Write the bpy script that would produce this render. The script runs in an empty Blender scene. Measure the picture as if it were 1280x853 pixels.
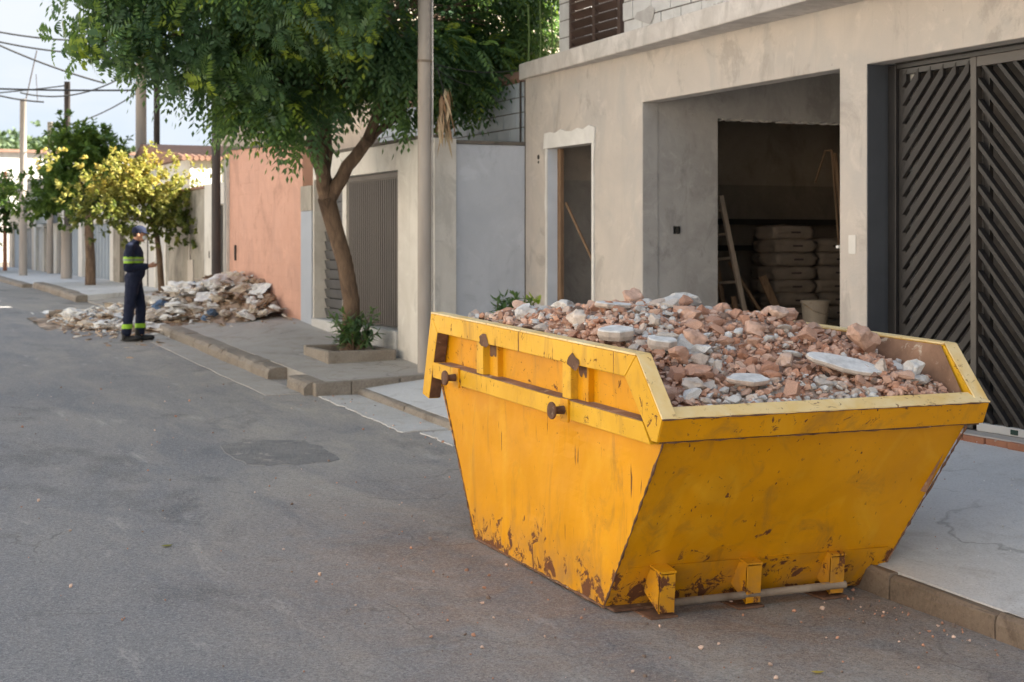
import bpy, bmesh, math, random
import numpy as np
from mathutils import Vector, Matrix, noise as mnoise
rnd = random.Random(7)
R = math.radians
C = bpy.context.scene.collection
sc = bpy.context.scene

# ------------------------------------------------------------------ camera
H = 2.25
cam_d = bpy.data.cameras.new('camera')
cam = bpy.data.objects.new('camera', cam_d); C.objects.link(cam)
cam.location = (0, 0, H)
YAW = math.atan(865 / 1900)
cam.rotation_euler = (R(90), 0, -YAW)
cam_d.sensor_width = 36
cam_d.lens = 36 * 1900 / 1280
cam_d.shift_y = -0.0965
cam_d.clip_start = 0.1; cam_d.clip_end = 2000
cam_d.dof.use_dof = True
cam_d.dof.focus_distance = 8.6
cam_d.dof.aperture_fstop = 4.0
sc.camera = cam

# ------------------------------------------------------------------ light
SUN = Vector((0.91, -0.42, 0)).normalized()
EL = R(32.3)
w = bpy.data.worlds.new("World"); sc.world = w; w.use_nodes = True
nt = w.node_tree; nt.nodes.clear()
out = nt.nodes.new('ShaderNodeOutputWorld'); bg = nt.nodes.new('ShaderNodeBackground')
sky = nt.nodes.new('ShaderNodeTexSky'); sky.sky_type = 'NISHITA'; sky.sun_disc = False
sky.sun_elevation = EL; sky.sun_rotation = math.atan2(SUN.x, SUN.y)
sky.air_density = 1.0; sky.dust_density = 0.4; sky.ozone_density = 1.0
tc = nt.nodes.new('ShaderNodeTexCoord'); mp = nt.nodes.new('ShaderNodeMapping')
mp.inputs['Scale'].default_value = (1.0, 1.0, 2.6)
ns = nt.nodes.new('ShaderNodeTexNoise'); ns.inputs['Scale'].default_value = 3.2
ns.inputs['Detail'].default_value = 8; ns.inputs['Roughness'].default_value = 0.52
rp = nt.nodes.new('ShaderNodeValToRGB')
rp.color_ramp.elements[0].position = 0.34; rp.color_ramp.elements[1].position = 0.60
rp.color_ramp.elements[0].color = (.12, .12, .12, 1)
mx = nt.nodes.new('ShaderNodeMix'); mx.data_type = 'RGBA'
mx.inputs['B'].default_value = (1.85, 1.95, 2.1, 1)
L = nt.links.new
L(tc.outputs['Generated'], mp.inputs['Vector']); L(mp.outputs[0], ns.inputs['Vector'])
L(ns.outputs['Fac'], rp.inputs['Fac']); L(rp.outputs['Color'], mx.inputs['Factor'])
tint = nt.nodes.new('ShaderNodeMix'); tint.data_type = 'RGBA'; tint.blend_type = 'MULTIPLY'; tint.inputs['Factor'].default_value = 1
tint.inputs['B'].default_value = (.62, .80, 1.0, 1)
cap_ = nt.nodes.new('ShaderNodeMix'); cap_.data_type = 'RGBA'; cap_.blend_type = 'DARKEN'; cap_.inputs['Factor'].default_value = 1
cap_.inputs['B'].default_value = (1.25, 1.60, 2.0, 1)
L(sky.outputs['Color'], tint.inputs['A']); L(tint.outputs['Result'], cap_.inputs['A']); L(cap_.outputs['Result'], mx.inputs['A']); L(mx.outputs['Result'], bg.inputs['Color'])
bg.inputs['Strength'].default_value = 0.085
L(bg.outputs[0], out.inputs[0])
sd = bpy.data.lights.new('sun', 'SUN'); sd.energy = 5.0; sd.angle = R(0.6); sd.color = (1, .94, .83)
so = bpy.data.objects.new('sun', sd); C.objects.link(so)
dirv = Vector((SUN.x * math.cos(EL), SUN.y * math.cos(EL), math.sin(EL)))
so.rotation_euler = dirv.to_track_quat('Z', 'Y').to_euler(); so.location = (12, -4, 14)
sc.view_settings.view_transform = 'Standard'; sc.view_settings.look = 'None'
sc.view_settings.exposure = 2.55; sc.view_settings.gamma = 1.0

# ------------------------------------------------------------------ node helpers
def newmat(name):
    m = bpy.data.materials.new(name); m.use_nodes = True
    n = m.node_tree; n.nodes.clear()
    o = n.nodes.new('ShaderNodeOutputMaterial'); b = n.nodes.new('ShaderNodeBsdfPrincipled')
    n.links.new(b.outputs[0], o.inputs[0])
    b.inputs['Specular IOR Level'].default_value = 0.3
    return m, n, b
def nd(n, t, **kw):
    x = n.nodes.new(t)
    for k, v in kw.items():
        if k.startswith('p_'): setattr(x, k[2:], v)
        else:
            s = x.inputs[int(k[1:])] if k[0] == 'i' and k[1:].isdigit() else x.inputs[k.replace('_', ' ')]
            if hasattr(v, 'is_linked') or isinstance(v, bpy.types.NodeSocket): n.links.new(v, s)
            else: s.default_value = v
    return x
def coords(n, scale=(1, 1, 1), kind='Object', rot=(0, 0, 0), loc=(0, 0, 0)):
    t = n.nodes.new('ShaderNodeTexCoord')
    m = nd(n, 'ShaderNodeMapping', Vector=t.outputs[kind], Scale=scale, Rotation=rot, Location=loc)
    return m.outputs[0]
def noise(n, vec, scale, detail=5, rough=.55, dist=0):
    return nd(n, 'ShaderNodeTexNoise', Vector=vec, Scale=scale, Detail=detail, Roughness=rough, Distortion=dist).outputs['Fac']
def ramp(n, fac, a, b, inv=False):
    r = nd(n, 'ShaderNodeMapRange', Value=fac, From_Min=a, From_Max=b)
    if inv: r.inputs['To Min'].default_value = 1; r.inputs['To Max'].default_value = 0
    return r.outputs[0]
def mixc(n, fac, a, b):
    x = n.nodes.new('ShaderNodeMix'); x.data_type = 'RGBA'
    for s, v in (('Factor', fac), ('A', a), ('B', b)):
        if isinstance(v, bpy.types.NodeSocket): n.links.new(v, x.inputs[s])
        elif s == 'Factor': x.inputs[s].default_value = v
        else: x.inputs[s].default_value = (v[0], v[1], v[2], 1)
    return x.outputs['Result']
def mth(n, op, a, b=None, clamp=False):
    x = n.nodes.new('ShaderNodeMath'); x.operation = op; x.use_clamp = clamp
    for i, v in enumerate((a, b)):
        if v is None: continue
        if isinstance(v, bpy.types.NodeSocket): n.links.new(v, x.inputs[i])
        else: x.inputs[i].default_value = v
    return x.outputs[0]
def bump(n, b, h, strength, dist=.01):
    x = nd(n, 'ShaderNodeBump', Height=h, Strength=strength, Distance=dist)
    n.links.new(x.outputs[0], b.inputs['Normal'])
def setc(n, b, c): n.links.new(c, b.inputs['Base Color'])
def sepz(n, vec): return nd(n, 'ShaderNodeSeparateXYZ', Vector=vec).outputs

def mat(name, c1, c2=None, scale=3, rough=.85, bmp=.3, bscale=40, metal=0, detail=6, spots=None, spotscale=12, spot_t=.62, dist=.6, aniso=(1, 1, 1), bdist=.004, spec=.3):
    m, n, b = newmat(name)
    v = coords(n, aniso)
    c2 = c2 or tuple(x * .75 for x in c1)
    f = ramp(n, noise(n, v, scale, detail, .6, dist), .3, .7)
    col = mixc(n, f, c2, c1)
    if spots:
        s = ramp(n, noise(n, v, spotscale, 6, .65, .8), spot_t, spot_t + .08)
        col = mixc(n, s, col, spots)
    setc(n, b, col)
    b.inputs['Roughness'].default_value = rough; b.inputs['Metallic'].default_value = metal
    b.inputs['Specular IOR Level'].default_value = spec
    if bmp: bump(n, b, noise(n, v, bscale, 8, .65), bmp, bdist)
    return m

def plaster(name, c1, c2, c3, scale=1.1, rough_b=.5):
    """hand-trowelled cement render: broad cloudy patches, trowel swirls, drips"""
    m, n, b = newmat(name)
    v = coords(n)
    big = ramp(n, noise(n, v, scale, 7, .55, 1.6), .32, .68)
    col = mixc(n, big, c2, c1)
    sw = ramp(n, noise(n, coords(n, (1.0, 1.0, .7)), scale * 2.2, 7, .62, .9), .47, .66)
    col = mixc(n, mth(n, 'MULTIPLY', sw, .7), col, c3)
    wt = ramp(n, noise(n, coords(n, loc=(7, 3, 5)), scale * 3.1, 8, .68, .8), .56, .66)
    col = mixc(n, mth(n, 'MULTIPLY', wt, .4), col, tuple(min(x * 1.22, .8) for x in c1))
    dm = ramp(n, noise(n, coords(n, (1, 1, .6), loc=(1, 8, 2)), scale * 2.0, 10, .72, .8), .545, .63)
    col = mixc(n, mth(n, 'MULTIPLY', dm, .62), col, tuple(x * .68 for x in c2))
    dr = ramp(n, noise(n, coords(n, (5, 5, .35)), 1.3, 5, .6, .4), .58, .75)
    col = mixc(n, mth(n, 'MULTIPLY', dr, .5), col, tuple(x * .85 for x in c2))
    fine = ramp(n, noise(n, v, 60, 6, .7), .2, .8)
    col = mixc(n, mth(n, 'MULTIPLY', fine, .25), col, tuple(x * .72 for x in c1))
    sp = ramp(n, noise(n, v, 22, 3, .6), .70, .74)
    col = mixc(n, mth(n, 'MULTIPLY', sp, .6), col, tuple(x * .55 for x in c1))
    setc(n, b, col); b.inputs['Roughness'].default_value = .92
    h = mth(n, 'ADD', noise(n, v, 6, 6, .6, 1.5), mth(n, 'MULTIPLY', noise(n, v, 70, 6, .7), .35))
    bump(n, b, h, rough_b, .012)
    return m

def paint_yellow(name='yellow_paint_rusted', ca=(.56, .245, .002), cb=(.68, .305, .004), edge=.60):
    m, n, b = newmat(name); b.inputs['Specular IOR Level'].default_value = .18
    v = coords(n)
    col = mixc(n, ramp(n, noise(n, v, 1.7, 5, .5, .8), .3, .7), ca, cb)
    # sun-faded chalky patches
    col = mixc(n, mth(n, 'MULTIPLY', ramp(n, noise(n, coords(n, (1, 1, .5), loc=(3, 1, 2)), 3.2, 6, .6, 1), .54, .72), .32), col, (.76, .44, .035))
    # grime smears
    gr = ramp(n, noise(n, coords(n, (1, 1.2, .35), rot=(.3, 0, .2)), 4.5, 8, .7, 1.0), .54, .72)
    col = mixc(n, mth(n, 'MULTIPLY', gr, .6), col, (.27, .14, .03))
    z = sepz(n, v)[2]
    low = ramp(n, z, .02, .62, True)
    dl = mth(n, 'MULTIPLY', ramp(n, z, .0, .34, True), ramp(n, noise(n, v, 5, 8, .7, .6), .40, .62))
    col = mixc(n, mth(n, 'MULTIPLY', dl, .62), col, (.27, .16, .075))
    # rust growing from the bottom edge
    rn = noise(n, v, 9, 9, .72, .5)
    r1 = ramp(n, mth(n, 'ADD', rn, mth(n, 'MULTIPLY', low, .19)), .70, .735)
    # scattered chips
    r2 = ramp(n, noise(n, v, 26, 6, .72, .6), .635, .665)
    sel = ramp(n, noise(n, coords(n, loc=(5, 2, 9)), 2.6, 4, .6), .47, .62)
    r2 = mth(n, 'MULTIPLY', r2, sel)
    # long thin scratches
    r3 = ramp(n, noise(n, coords(n, (16, 16, 1.3), rot=(R(25), R(-18), 0)), 2.2, 3, .45, .2), .675, .70)
    r3 = mth(n, 'MULTIPLY', r3, ramp(n, noise(n, coords(n, loc=(1, 7, 3)), 5, 3, .5), .5, .6))
    # rust along the ledge of the rim and rails
    band = mth(n, 'MULTIPLY', ramp(n, z, .96, 1.02), ramp(n, noise(n, v, 16, 8, .75, .6), edge, edge + .03))
    rust = mth(n, 'MAXIMUM', mth(n, 'MAXIMUM', r1, r2), mth(n, 'MAXIMUM', r3, band))
    rc = mixc(n, noise(n, v, 25, 6, .7), (.060, .026, .014), (.21, .085, .04))
    setc(n, b, mixc(n, rust, col, rc))
    rr = nd(n, 'ShaderNodeMapRange', Value=rust, To_Min=.46, To_Max=.9)
    n.links.new(rr.outputs[0], b.inputs['Roughness'])
    h = mth(n, 'SUBTRACT', mth(n, 'ADD', mth(n, 'MULTIPLY', noise(n, v, 2.4, 3, .5), 3.0), mth(n, 'MULTIPLY', noise(n, v, 45, 5, .6), .10)), mth(n, 'MULTIPLY', rust, .25))
    bump(n, b, h, .4, .012)
    return m

def asphalt():
    m, n, b = newmat('worn_asphalt')
    v = coords(n)
    x, y, z = sepz(n, v)[0], sepz(n, v)[1], sepz(n, v)[2]
    col = mixc(n, ramp(n, noise(n, v, .55, 6, .6, .9), .33, .67), (.140, .151, .176), (.182, .190, .208))
    # pale dusty wear towards the gutter and in long streaks
    dust = mth(n, 'MULTIPLY', ramp(n, x, .2, 4.6), ramp(n, noise(n, coords(n, (1.5, .5, 1)), 1.0, 9, .68, .5), .33, .62))
    zone = mth(n, 'MULTIPLY', ramp(n, x, 2.2, 4.9), ramp(n, y, 8.0, 12.0))
    zone = mth(n, 'MULTIPLY', zone, ramp(n, noise(n, coords(n, (1, .6, 1), loc=(3, 3, 3)), 1.6, 8, .66, .4), .30, .52))
    col = mixc(n, mth(n, 'MAXIMUM', mth(n, 'MULTIPLY', dust, .9), mth(n, 'MULTIPLY', zone, .72)), col, (.38, .345, .30))
    st = ramp(n, noise(n, coords(n, (2.4, .5, 1), rot=(0, 0, R(18))), 1.7, 8, .7, .3), .60, .72)
    col = mixc(n, mth(n, 'MULTIPLY', st, .8), col, (.40, .385, .365))
    dk = ramp(n, noise(n, coords(n, (1.3, .8, 1), loc=(4, 9, 0)), .8, 8, .66, .4), .56, .70)
    col = mixc(n, mth(n, 'MULTIPLY', dk, .7), col, (.088, .09, .098))
    # brown rubble dust round the skip
    d2 = nd(n, 'ShaderNodeVectorMath', p_operation='DISTANCE', i0=coords(n, (1, .62, 0)), i1=(4.35, 4.7, 0)).outputs['Value']
    bd = mth(n, 'MULTIPLY', ramp(n, d2, .6, 2.7, True), ramp(n, noise(n, v, 2.6, 9, .74, .9), .36, .60))
    col = mixc(n, mth(n, 'MULTIPLY', bd, .8), col, (.25, .185, .145))
    g = mth(n, 'ADD', mth(n, 'MULTIPLY', noise(n, v, 110, 3, .8), .6), mth(n, 'MULTIPLY', noise(n, v, 42, 4, .75), .4))
    col = mixc(n, mth(n, 'MULTIPLY', ramp(n, g, .515, .60), .55), col, (.40, .39, .38))
    col = mixc(n, mth(n, 'MULTIPLY', ramp(n, g, .40, .485, True), .6), col, (.055, .057, .063))
    # cracks
    vo = nd(n, 'ShaderNodeTexVoronoi', p_feature='DISTANCE_TO_EDGE', Scale=.55)
    wv = nd(n, 'ShaderNodeVectorMath', p_operation='ADD', i0=v)
    nx = nd(n, 'ShaderNodeTexNoise', Vector=v, Scale=1.3, Detail=6)
    n.links.new(nx.outputs['Color'], wv.inputs[1]); n.links.new(wv.outputs[0], vo.inputs['Vector'])
    cr = mth(n, 'MULTIPLY', ramp(n, vo.outputs['Distance'], .0, .009, True), ramp(n, noise(n, v, .7, 3), .50, .60))
    col = mixc(n, mth(n, 'MULTIPLY', cr, .35), col, (.06, .055, .05))
    setc(n, b, col); b.inputs['Roughness'].default_value = .9
    h = mth(n, 'ADD', mth(n, 'MULTIPLY', g, .7), mth(n, 'MULTIPLY', noise(n, v, 22, 6, .7), 1.0))
    h = mth(n, 'SUBTRACT', h, mth(n, 'MULTIPLY', cr, .3))
    bump(n, b, h, .8, .012)
    return m

def concrete(name, c1, c2, c3, grit=70, stain=.5):
    m, n, b = newmat(name)
    v = coords(n)
    col = mixc(n, ramp(n, noise(n, v, 1.1, 8, .62, 1.0), .32, .68), c2, c1)
    st = ramp(n, noise(n, coords(n, (1.5, .7, 1), loc=(2, 3, 1)), 2.0, 8, .66, 1.4), .53, .68)
    col = mixc(n, mth(n, 'MULTIPLY', st, stain), col, c3)
    g = noise(n, v, grit, 5, .75)
    col = mixc(n, mth(n, 'MULTIPLY', ramp(n, g, .52, .7), .5), col, tuple(min(x * 1.35, .7) for x in c1))
    col = mixc(n, mth(n, 'MULTIPLY', ramp(n, g, .3, .45, True), .5), col, tuple(x * .5 for x in c3))
    vo = nd(n, 'ShaderNodeTexVoronoi', p_feature='DISTANCE_TO_EDGE', Scale=.45)
    wv = nd(n, 'ShaderNodeVectorMath', p_operation='ADD', i0=v)
    nx = nd(n, 'ShaderNodeTexNoise', Vector=v, Scale=1.1, Detail=7)
    n.links.new(nx.outputs['Color'], wv.inputs[1]); n.links.new(wv.outputs[0], vo.inputs['Vector'])
    cr = mth(n, 'MULTIPLY', ramp(n, vo.outputs['Distance'], 0, .008, True), ramp(n, noise(n, v, .9, 3), .47, .55))
    col = mixc(n, mth(n, 'MULTIPLY', cr, .4), col, (.09, .085, .08))
    setc(n, b, col); b.inputs['Roughness'].default_value = .92
    h = mth(n, 'SUBTRACT', mth(n, 'ADD', mth(n, 'MULTIPLY', g, .5), noise(n, v, 9, 7, .65)), mth(n, 'MULTIPLY', cr, .4))
    bump(n, b, h, .6, .012)
    return m

def tonemat(name, stops, rough=.6, trans=0, bmp=.3, bscale=50, var=.25):
    """colour picked by the per-face attribute 'tone' (0..1)"""
    m, n, b = newmat(name)
    at = nd(n, 'ShaderNodeAttribute', p_attribute_name='tone')
    cr = n.nodes.new('ShaderNodeValToRGB'); e = cr.color_ramp.elements
    e[0].position = stops[0][0]; e[0].color = (*stops[0][1], 1)
    e[1].position = stops[-1][0]; e[1].color = (*stops[-1][1], 1)
    for p, c in stops[1:-1]:
        q = e.new(p); q.color = (*c, 1)
    n.links.new(at.outputs['Fac'], cr.inputs['Fac'])
    col = cr.outputs['Color']
    v = coords(n)
    if var:
        dark = nd(n, 'ShaderNodeMix', p_data_type='RGBA', p_blend_type='MULTIPLY')
        dark.inputs['Factor'].default_value = 1
        n.links.new(col, dark.inputs['A'])
        gn = nd(n, 'ShaderNodeMapRange', Value=noise(n, v, 14, 7, .7), From_Min=.25, From_Max=.75, To_Min=1 - var, To_Max=1 + var * .6)
        n.links.new(gn.outputs[0], dark.inputs['B']); col = dark.outputs['Result']
    setc(n, b, col); b.inputs['Roughness'].default_value = rough
    if trans:
        t = n.nodes.new('ShaderNodeBsdfTranslucent'); ms = n.nodes.new('ShaderNodeMixShader')
        br = mixc(n, .35, col, (.22, .34, .03)); n.links.new(br, t.inputs['Color'])
        ms.inputs[0].default_value = trans
        o = [q for q in n.nodes if q.type == 'OUTPUT_MATERIAL'][0]
        n.links.new(b.outputs[0], ms.inputs[1]); n.links.new(t.outputs[0], ms.inputs[2]); n.links.new(ms.outputs[0], o.inputs[0])
    if bmp: bump(n, b, noise(n, v, bscale, 7, .7), bmp, .006)
    return m

M = {}
M['yellow'] = paint_yellow()
M['yellow_rim'] = paint_yellow('lit_lemon_rim_paint', (.57, .30, .010), (.70, .395, .030), .60)  # paler copy of the yellow: light caught by the rim, put into colour
M['rust'] = mat('rusty_steel', (.20, .11, .07), (.07, .035, .022), 9, .85, .4, 60, spots=(.34, .27, .20), spotscale=14, spot_t=.6)
M['inner_rust'] = mat('dusty_rusted_lining', (.36, .22, .15), (.15, .085, .055), 3.2, .85, .4, 50, spots=(.50, .42, .34), spotscale=9, spot_t=.58)
M['rim_top'] = mat('skylit_yellow_rim', (.80, .66, .40), (.72, .48, .16), 3.5, .6, .2, 60, spots=(.24, .12, .06), spotscale=20, spot_t=.60)  # cream tops carry the sky light in their colour; brown spots are rust
M['pipe'] = mat('worn_steel_pipe', (.30, .25, .20), (.15, .11, .08), 7, .6, .3, 60, spots=(.50, .26, .03), spotscale=10, spot_t=.60)
M['asphalt'] = asphalt()
M['pave'] = concrete('cement_pavement', (.58, .585, .59), (.50, .505, .51), (.37, .355, .34))
M['pave_warm'] = concrete('dusty_pavement', (.38, .36, .335), (.31, .29, .265), (.21, .17, .13))
M['kerb'] = concrete('kerb_concrete', (.28, .25, .215), (.185, .155, .125), (.12, .095, .075), 50, .6)
M['kerb_brown'] = concrete('dirty_kerb_concrete', (.20, .155, .12), (.135, .10, .075), (.08, .06, .045), 50, .6)
M['white_cement'] = concrete('pale_cement', (.50, .50, .495), (.40, .39, .37), (.33, .27, .21), 60, .5)
M['ground'] = mat('bare_ground', (.20, .17, .14), (.14, .12, .10), .8, .95, .6, 12)
M['render'] = plaster('raw_cement_render', (.53, .475, .42), (.455, .41, .37), (.42, .395, .37), .9)
M['render_warm'] = plaster('warm_cement_render', (.53, .43, .325), (.46, .375, .29), (.39, .325, .265), .9)
M['render_grey'] = plaster('grey_cement_render', (.44, .42, .40), (.37, .35, .33), (.31, .29, .275), 1.3)
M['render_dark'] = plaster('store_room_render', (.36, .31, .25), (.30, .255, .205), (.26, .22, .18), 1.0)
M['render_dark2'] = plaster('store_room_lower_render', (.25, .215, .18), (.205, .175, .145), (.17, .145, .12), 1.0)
M['slab'] = plaster('slab_concrete', (.60, .56, .52), (.50, .465, .43), (.34, .30, .27), 1.2, .6)
M['white_trim'] = mat('white_plaster_trim', (.72, .70, .66), (.60, .58, .55), 5, .85, .5, 40)
M['trim_reveal'] = mat('painted_reveal', (.60, .63, .68), (.52, .55, .60), 3, .8, .3, 40)
M['blue_grey_wall'] = plaster('smooth_grey_wall', (.49, .51, .55), (.44, .46, .50), (.39, .41, .45), .7, .25)
M['dark_reveal'] = mat('dark_grey_paint', (.075, .080, .090), (.058, .062, .070), 2, .6, .2, 40)
M['coping'] = mat('mossy_coping', (.17, .15, .125), (.08, .07, .06), 5, .9, .6, 30, spots=(.05, .06, .03), spotscale=8)
M['white_wall'] = plaster('whitewashed_wall', (.68, .65, .60), (.60, .575, .53), (.52, .49, .44), .8, .35)
M['block_white'] = mat('white_concrete_block', (.56, .555, .54), (.44, .43, .415), 4, .9, .5, 35, spots=(.33, .30, .27), spotscale=5, spot_t=.60)
M['block_blue'] = mat('skylit_pale_block', (.42, .47, .52), (.36, .40, .45), 4, .9, .4, 35)  # blue cast of the sky light is put into the block colour
M['mortar'] = mat('dark_mortar', (.22, .20, .18), (.12, .11, .10), 6, .95, .6, 40)
M['cream_wall'] = plaster('sunny_cream_wall', (.62, .52, .42), (.56, .47, .38), (.50, .42, .33), .8, .3)
M['orange'] = plaster('salmon_painted_render', (.60, .35, .265), (.55, .315, .235), (.48, .285, .22), .8, .4)
M['grime'] = plaster('grimy_cement', (.40, .37, .32), (.25, .225, .19), (.13, .115, .10), .8, .5)
M['brown_metal'] = mat('brown_grey_metal', (.112, .097, .087), (.085, .073, .066), 2, .55, .1, 30, aniso=(1, 1, .3))
M['dark_metal'] = mat('black_gate_metal', (.030, .027, .026), (.019, .018, .018), 3, .42, .1, 40, spec=.5)
M['bronze_metal'] = mat('dark_bronze_gate_metal', (.058, .048, .040), (.04, .033, .029), 3, .42, .1, 40, spec=.5)
M['slat_metal'] = mat('charcoal_slat_metal', (.030, .027, .026), (.020, .018, .018), 3, .5, .1, 40, spec=.3)
M['shutter_metal'] = mat('charcoal_shutter', (.085, .085, .088), (.05, .05, .052), 3, .45, .15, 40, spec=.5)
M['blue_metal'] = mat('blue_grey_gate', (.30, .345, .39), (.25, .29, .33), 2, .6, .1, 30)
M['grey_gate'] = mat('grey_gate', (.23, .24, .25), (.17, .175, .18), 2, .6, .1, 30)
M['tan_gate'] = mat('tan_gate', (.25, .20, .165), (.19, .15, .12), 2, .6, .1, 30)
M['white_gate'] = mat('white_gate', (.55, .54, .52), (.48, .47, .45), 2, .6, .1, 30)
M['wood'] = mat('weathered_timber', (.27, .17, .10), (.15, .09, .055), 6, .8, .4, 30, aniso=(6, 6, .6))
M['wood_pale'] = mat('pale_timber', (.55, .45, .36), (.38, .30, .23), 6, .8, .4, 30, aniso=(6, 6, .6))
M['louvre'] = mat('dark_brown_louvre', (.085, .055, .045), (.055, .037, .03), 3, .55, .1, 40)
M['bark'] = mat('tree_bark', (.20, .135, .09), (.075, .05, .036), 6, .95, 1.0, 22, aniso=(2.2, 2.2, .6), spots=(.36, .32, .27), spotscale=9, spot_t=.66, bdist=.02)
M['pole'] = mat('concrete_pole', (.38, .34, .30), (.29, .25, .215), 3, .85, .3, 40, aniso=(2, 2, .3))
M['dark_pole'] = mat('dark_timber_pole', (.075, .062, .055), (.045, .037, .033), 4, .8, .4, 30, aniso=(3, 3, .3))
M['wire'] = mat('cable', (.03, .03, .03), (.02, .02, .02), 4, .6, 0)
M['sack'] = mat('paper_cement_sack', (.25, .20, .16), (.17, .135, .105), 4, .85, .6, 14, bdist=.01)
M['sack_print'] = mat('sack_print', (.06, .045, .04), (.04, .03, .03), 4, .85, 0)
M['bucket'] = mat('dirty_white_bucket', (.46, .39, .31), (.33, .27, .21), 4, .6, .2, 30, spots=(.24, .18, .13), spotscale=6, spot_t=.6)
M['brick'] = mat('red_brick', (.42, .19, .11), (.30, .13, .08), 6, .92, .6, 40, spots=(.42, .34, .28), spotscale=7, spot_t=.6)
M['roof_tile'] = mat('clay_roof_tile', (.34, .20, .15), (.24, .14, .10), 5, .9, .5, 30)
M['navy'] = mat('navy_workwear', (.012, .017, .042), (.008, .012, .030), 6, .9, .6, 16, bdist=.01)
M['reflective'] = mat('lime_reflective_band', (.30, .55, .04), (.25, .46, .03), 8, .5, .1, 50)
M['silver'] = mat('silver_reflective_band', (.22, .27, .20), (.18, .22, .16), 8, .4, .1, 50)
M['skin'] = mat('skin', (.42, .23, .15), (.36, .19, .12), 8, .55, .1, 60)
M['black'] = mat('black_leather', (.014, .014, .015), (.009, .009, .010), 8, .5, .2, 50)
M['mask'] = mat('pale_mask', (.60, .63, .64), (.52, .55, .56), 8, .8, .1, 50)
M['soil'] = mat('dark_soil', (.075, .055, .04), (.04, .03, .022), 8, .95, .8, 40)
M['dry'] = tonemat('dry_leaves', [(0, (.24, .13, .07)), (.5, (.42, .28, .17)), (1, (.55, .47, .33))], .8, .2)
M['leaf'] = tonemat('dark_tree_leaf', [(0, (.052, .105, .060)), (.5, (.090, .165, .075)), (.82, (.15, .25, .065)), (.9, (.27, .37, .055)), (1, (.36, .44, .065))], .33, .45, 0, var=0)
M['leaf_green'] = tonemat('green_tree_leaf', [(0, (.045, .085, .022)), (.5, (.11, .19, .040)), (1, (.28, .35, .07))], .5, .38, 0, var=0)
M['leaf_yellow'] = tonemat('yellow_tree_leaf', [(0, (.075, .10, .03)), (.4, (.24, .235, .055)), (.75, (.40, .35, .09)), (1, (.46, .33, .07))], .5, .38, 0, var=0)
M['leaf_far'] = tonemat('distant_foliage', [(0, (.05, .08, .045)), (.5, (.10, .14, .075)), (1, (.17, .21, .10))], .7, .2, 0, var=0)
M['rubble'] = tonemat('rubble', [(0, (.20, .15, .125)), (.18, (.48, .25, .165)), (.45, (.60, .40, .31)), (.6, (.56, .48, .42)), (.8, (.56, .55, .54)), (1, (.70, .69, .68))], .95, 0, .7, 40, .4)
M['trash'] = tonemat('bag_plastic', [(0, (.13, .09, .06)), (.2, (.34, .23, .15)), (.4, (.50, .42, .33)), (.7, (.58, .56, .53)), (1, (.70, .70, .69))], .5, 0, .4, 12, .35)
M['bag_blue'] = mat('blue_bag_plastic', (.12, .19, .30), (.07, .11, .18), 6, .5, .5, 14)
M['dark_in'] = mat('garage_dark', (.04, .036, .032), (.025, .023, .02), 3, .9, .2)

# ------------------------------------------------------------------ ground profile
GP = [(-400, -.80), (-60, -.80), (-24, -.78), (0, 0), (30, .978), (34, 1.06), (40, 1.14), (50, 1.22), (60, 1.26), (900, 1.3)]
def g(Y):
    for (a0, b0), (a1, b1) in zip(GP, GP[1:]):
        if Y <= a1: return b0 + (b1 - b0) * (Y - a0) / (a1 - a0)
    return GP[-1][1]
def lerp_tab(t, Y):
    if Y <= t[0][0]: return t[0][1]
    for (a0, b0), (a1, b1) in zip(t, t[1:]):
        if Y <= a1: return b0 + (b1 - b0) * (Y - a0) / (a1 - a0)
    return t[-1][1]

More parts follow.
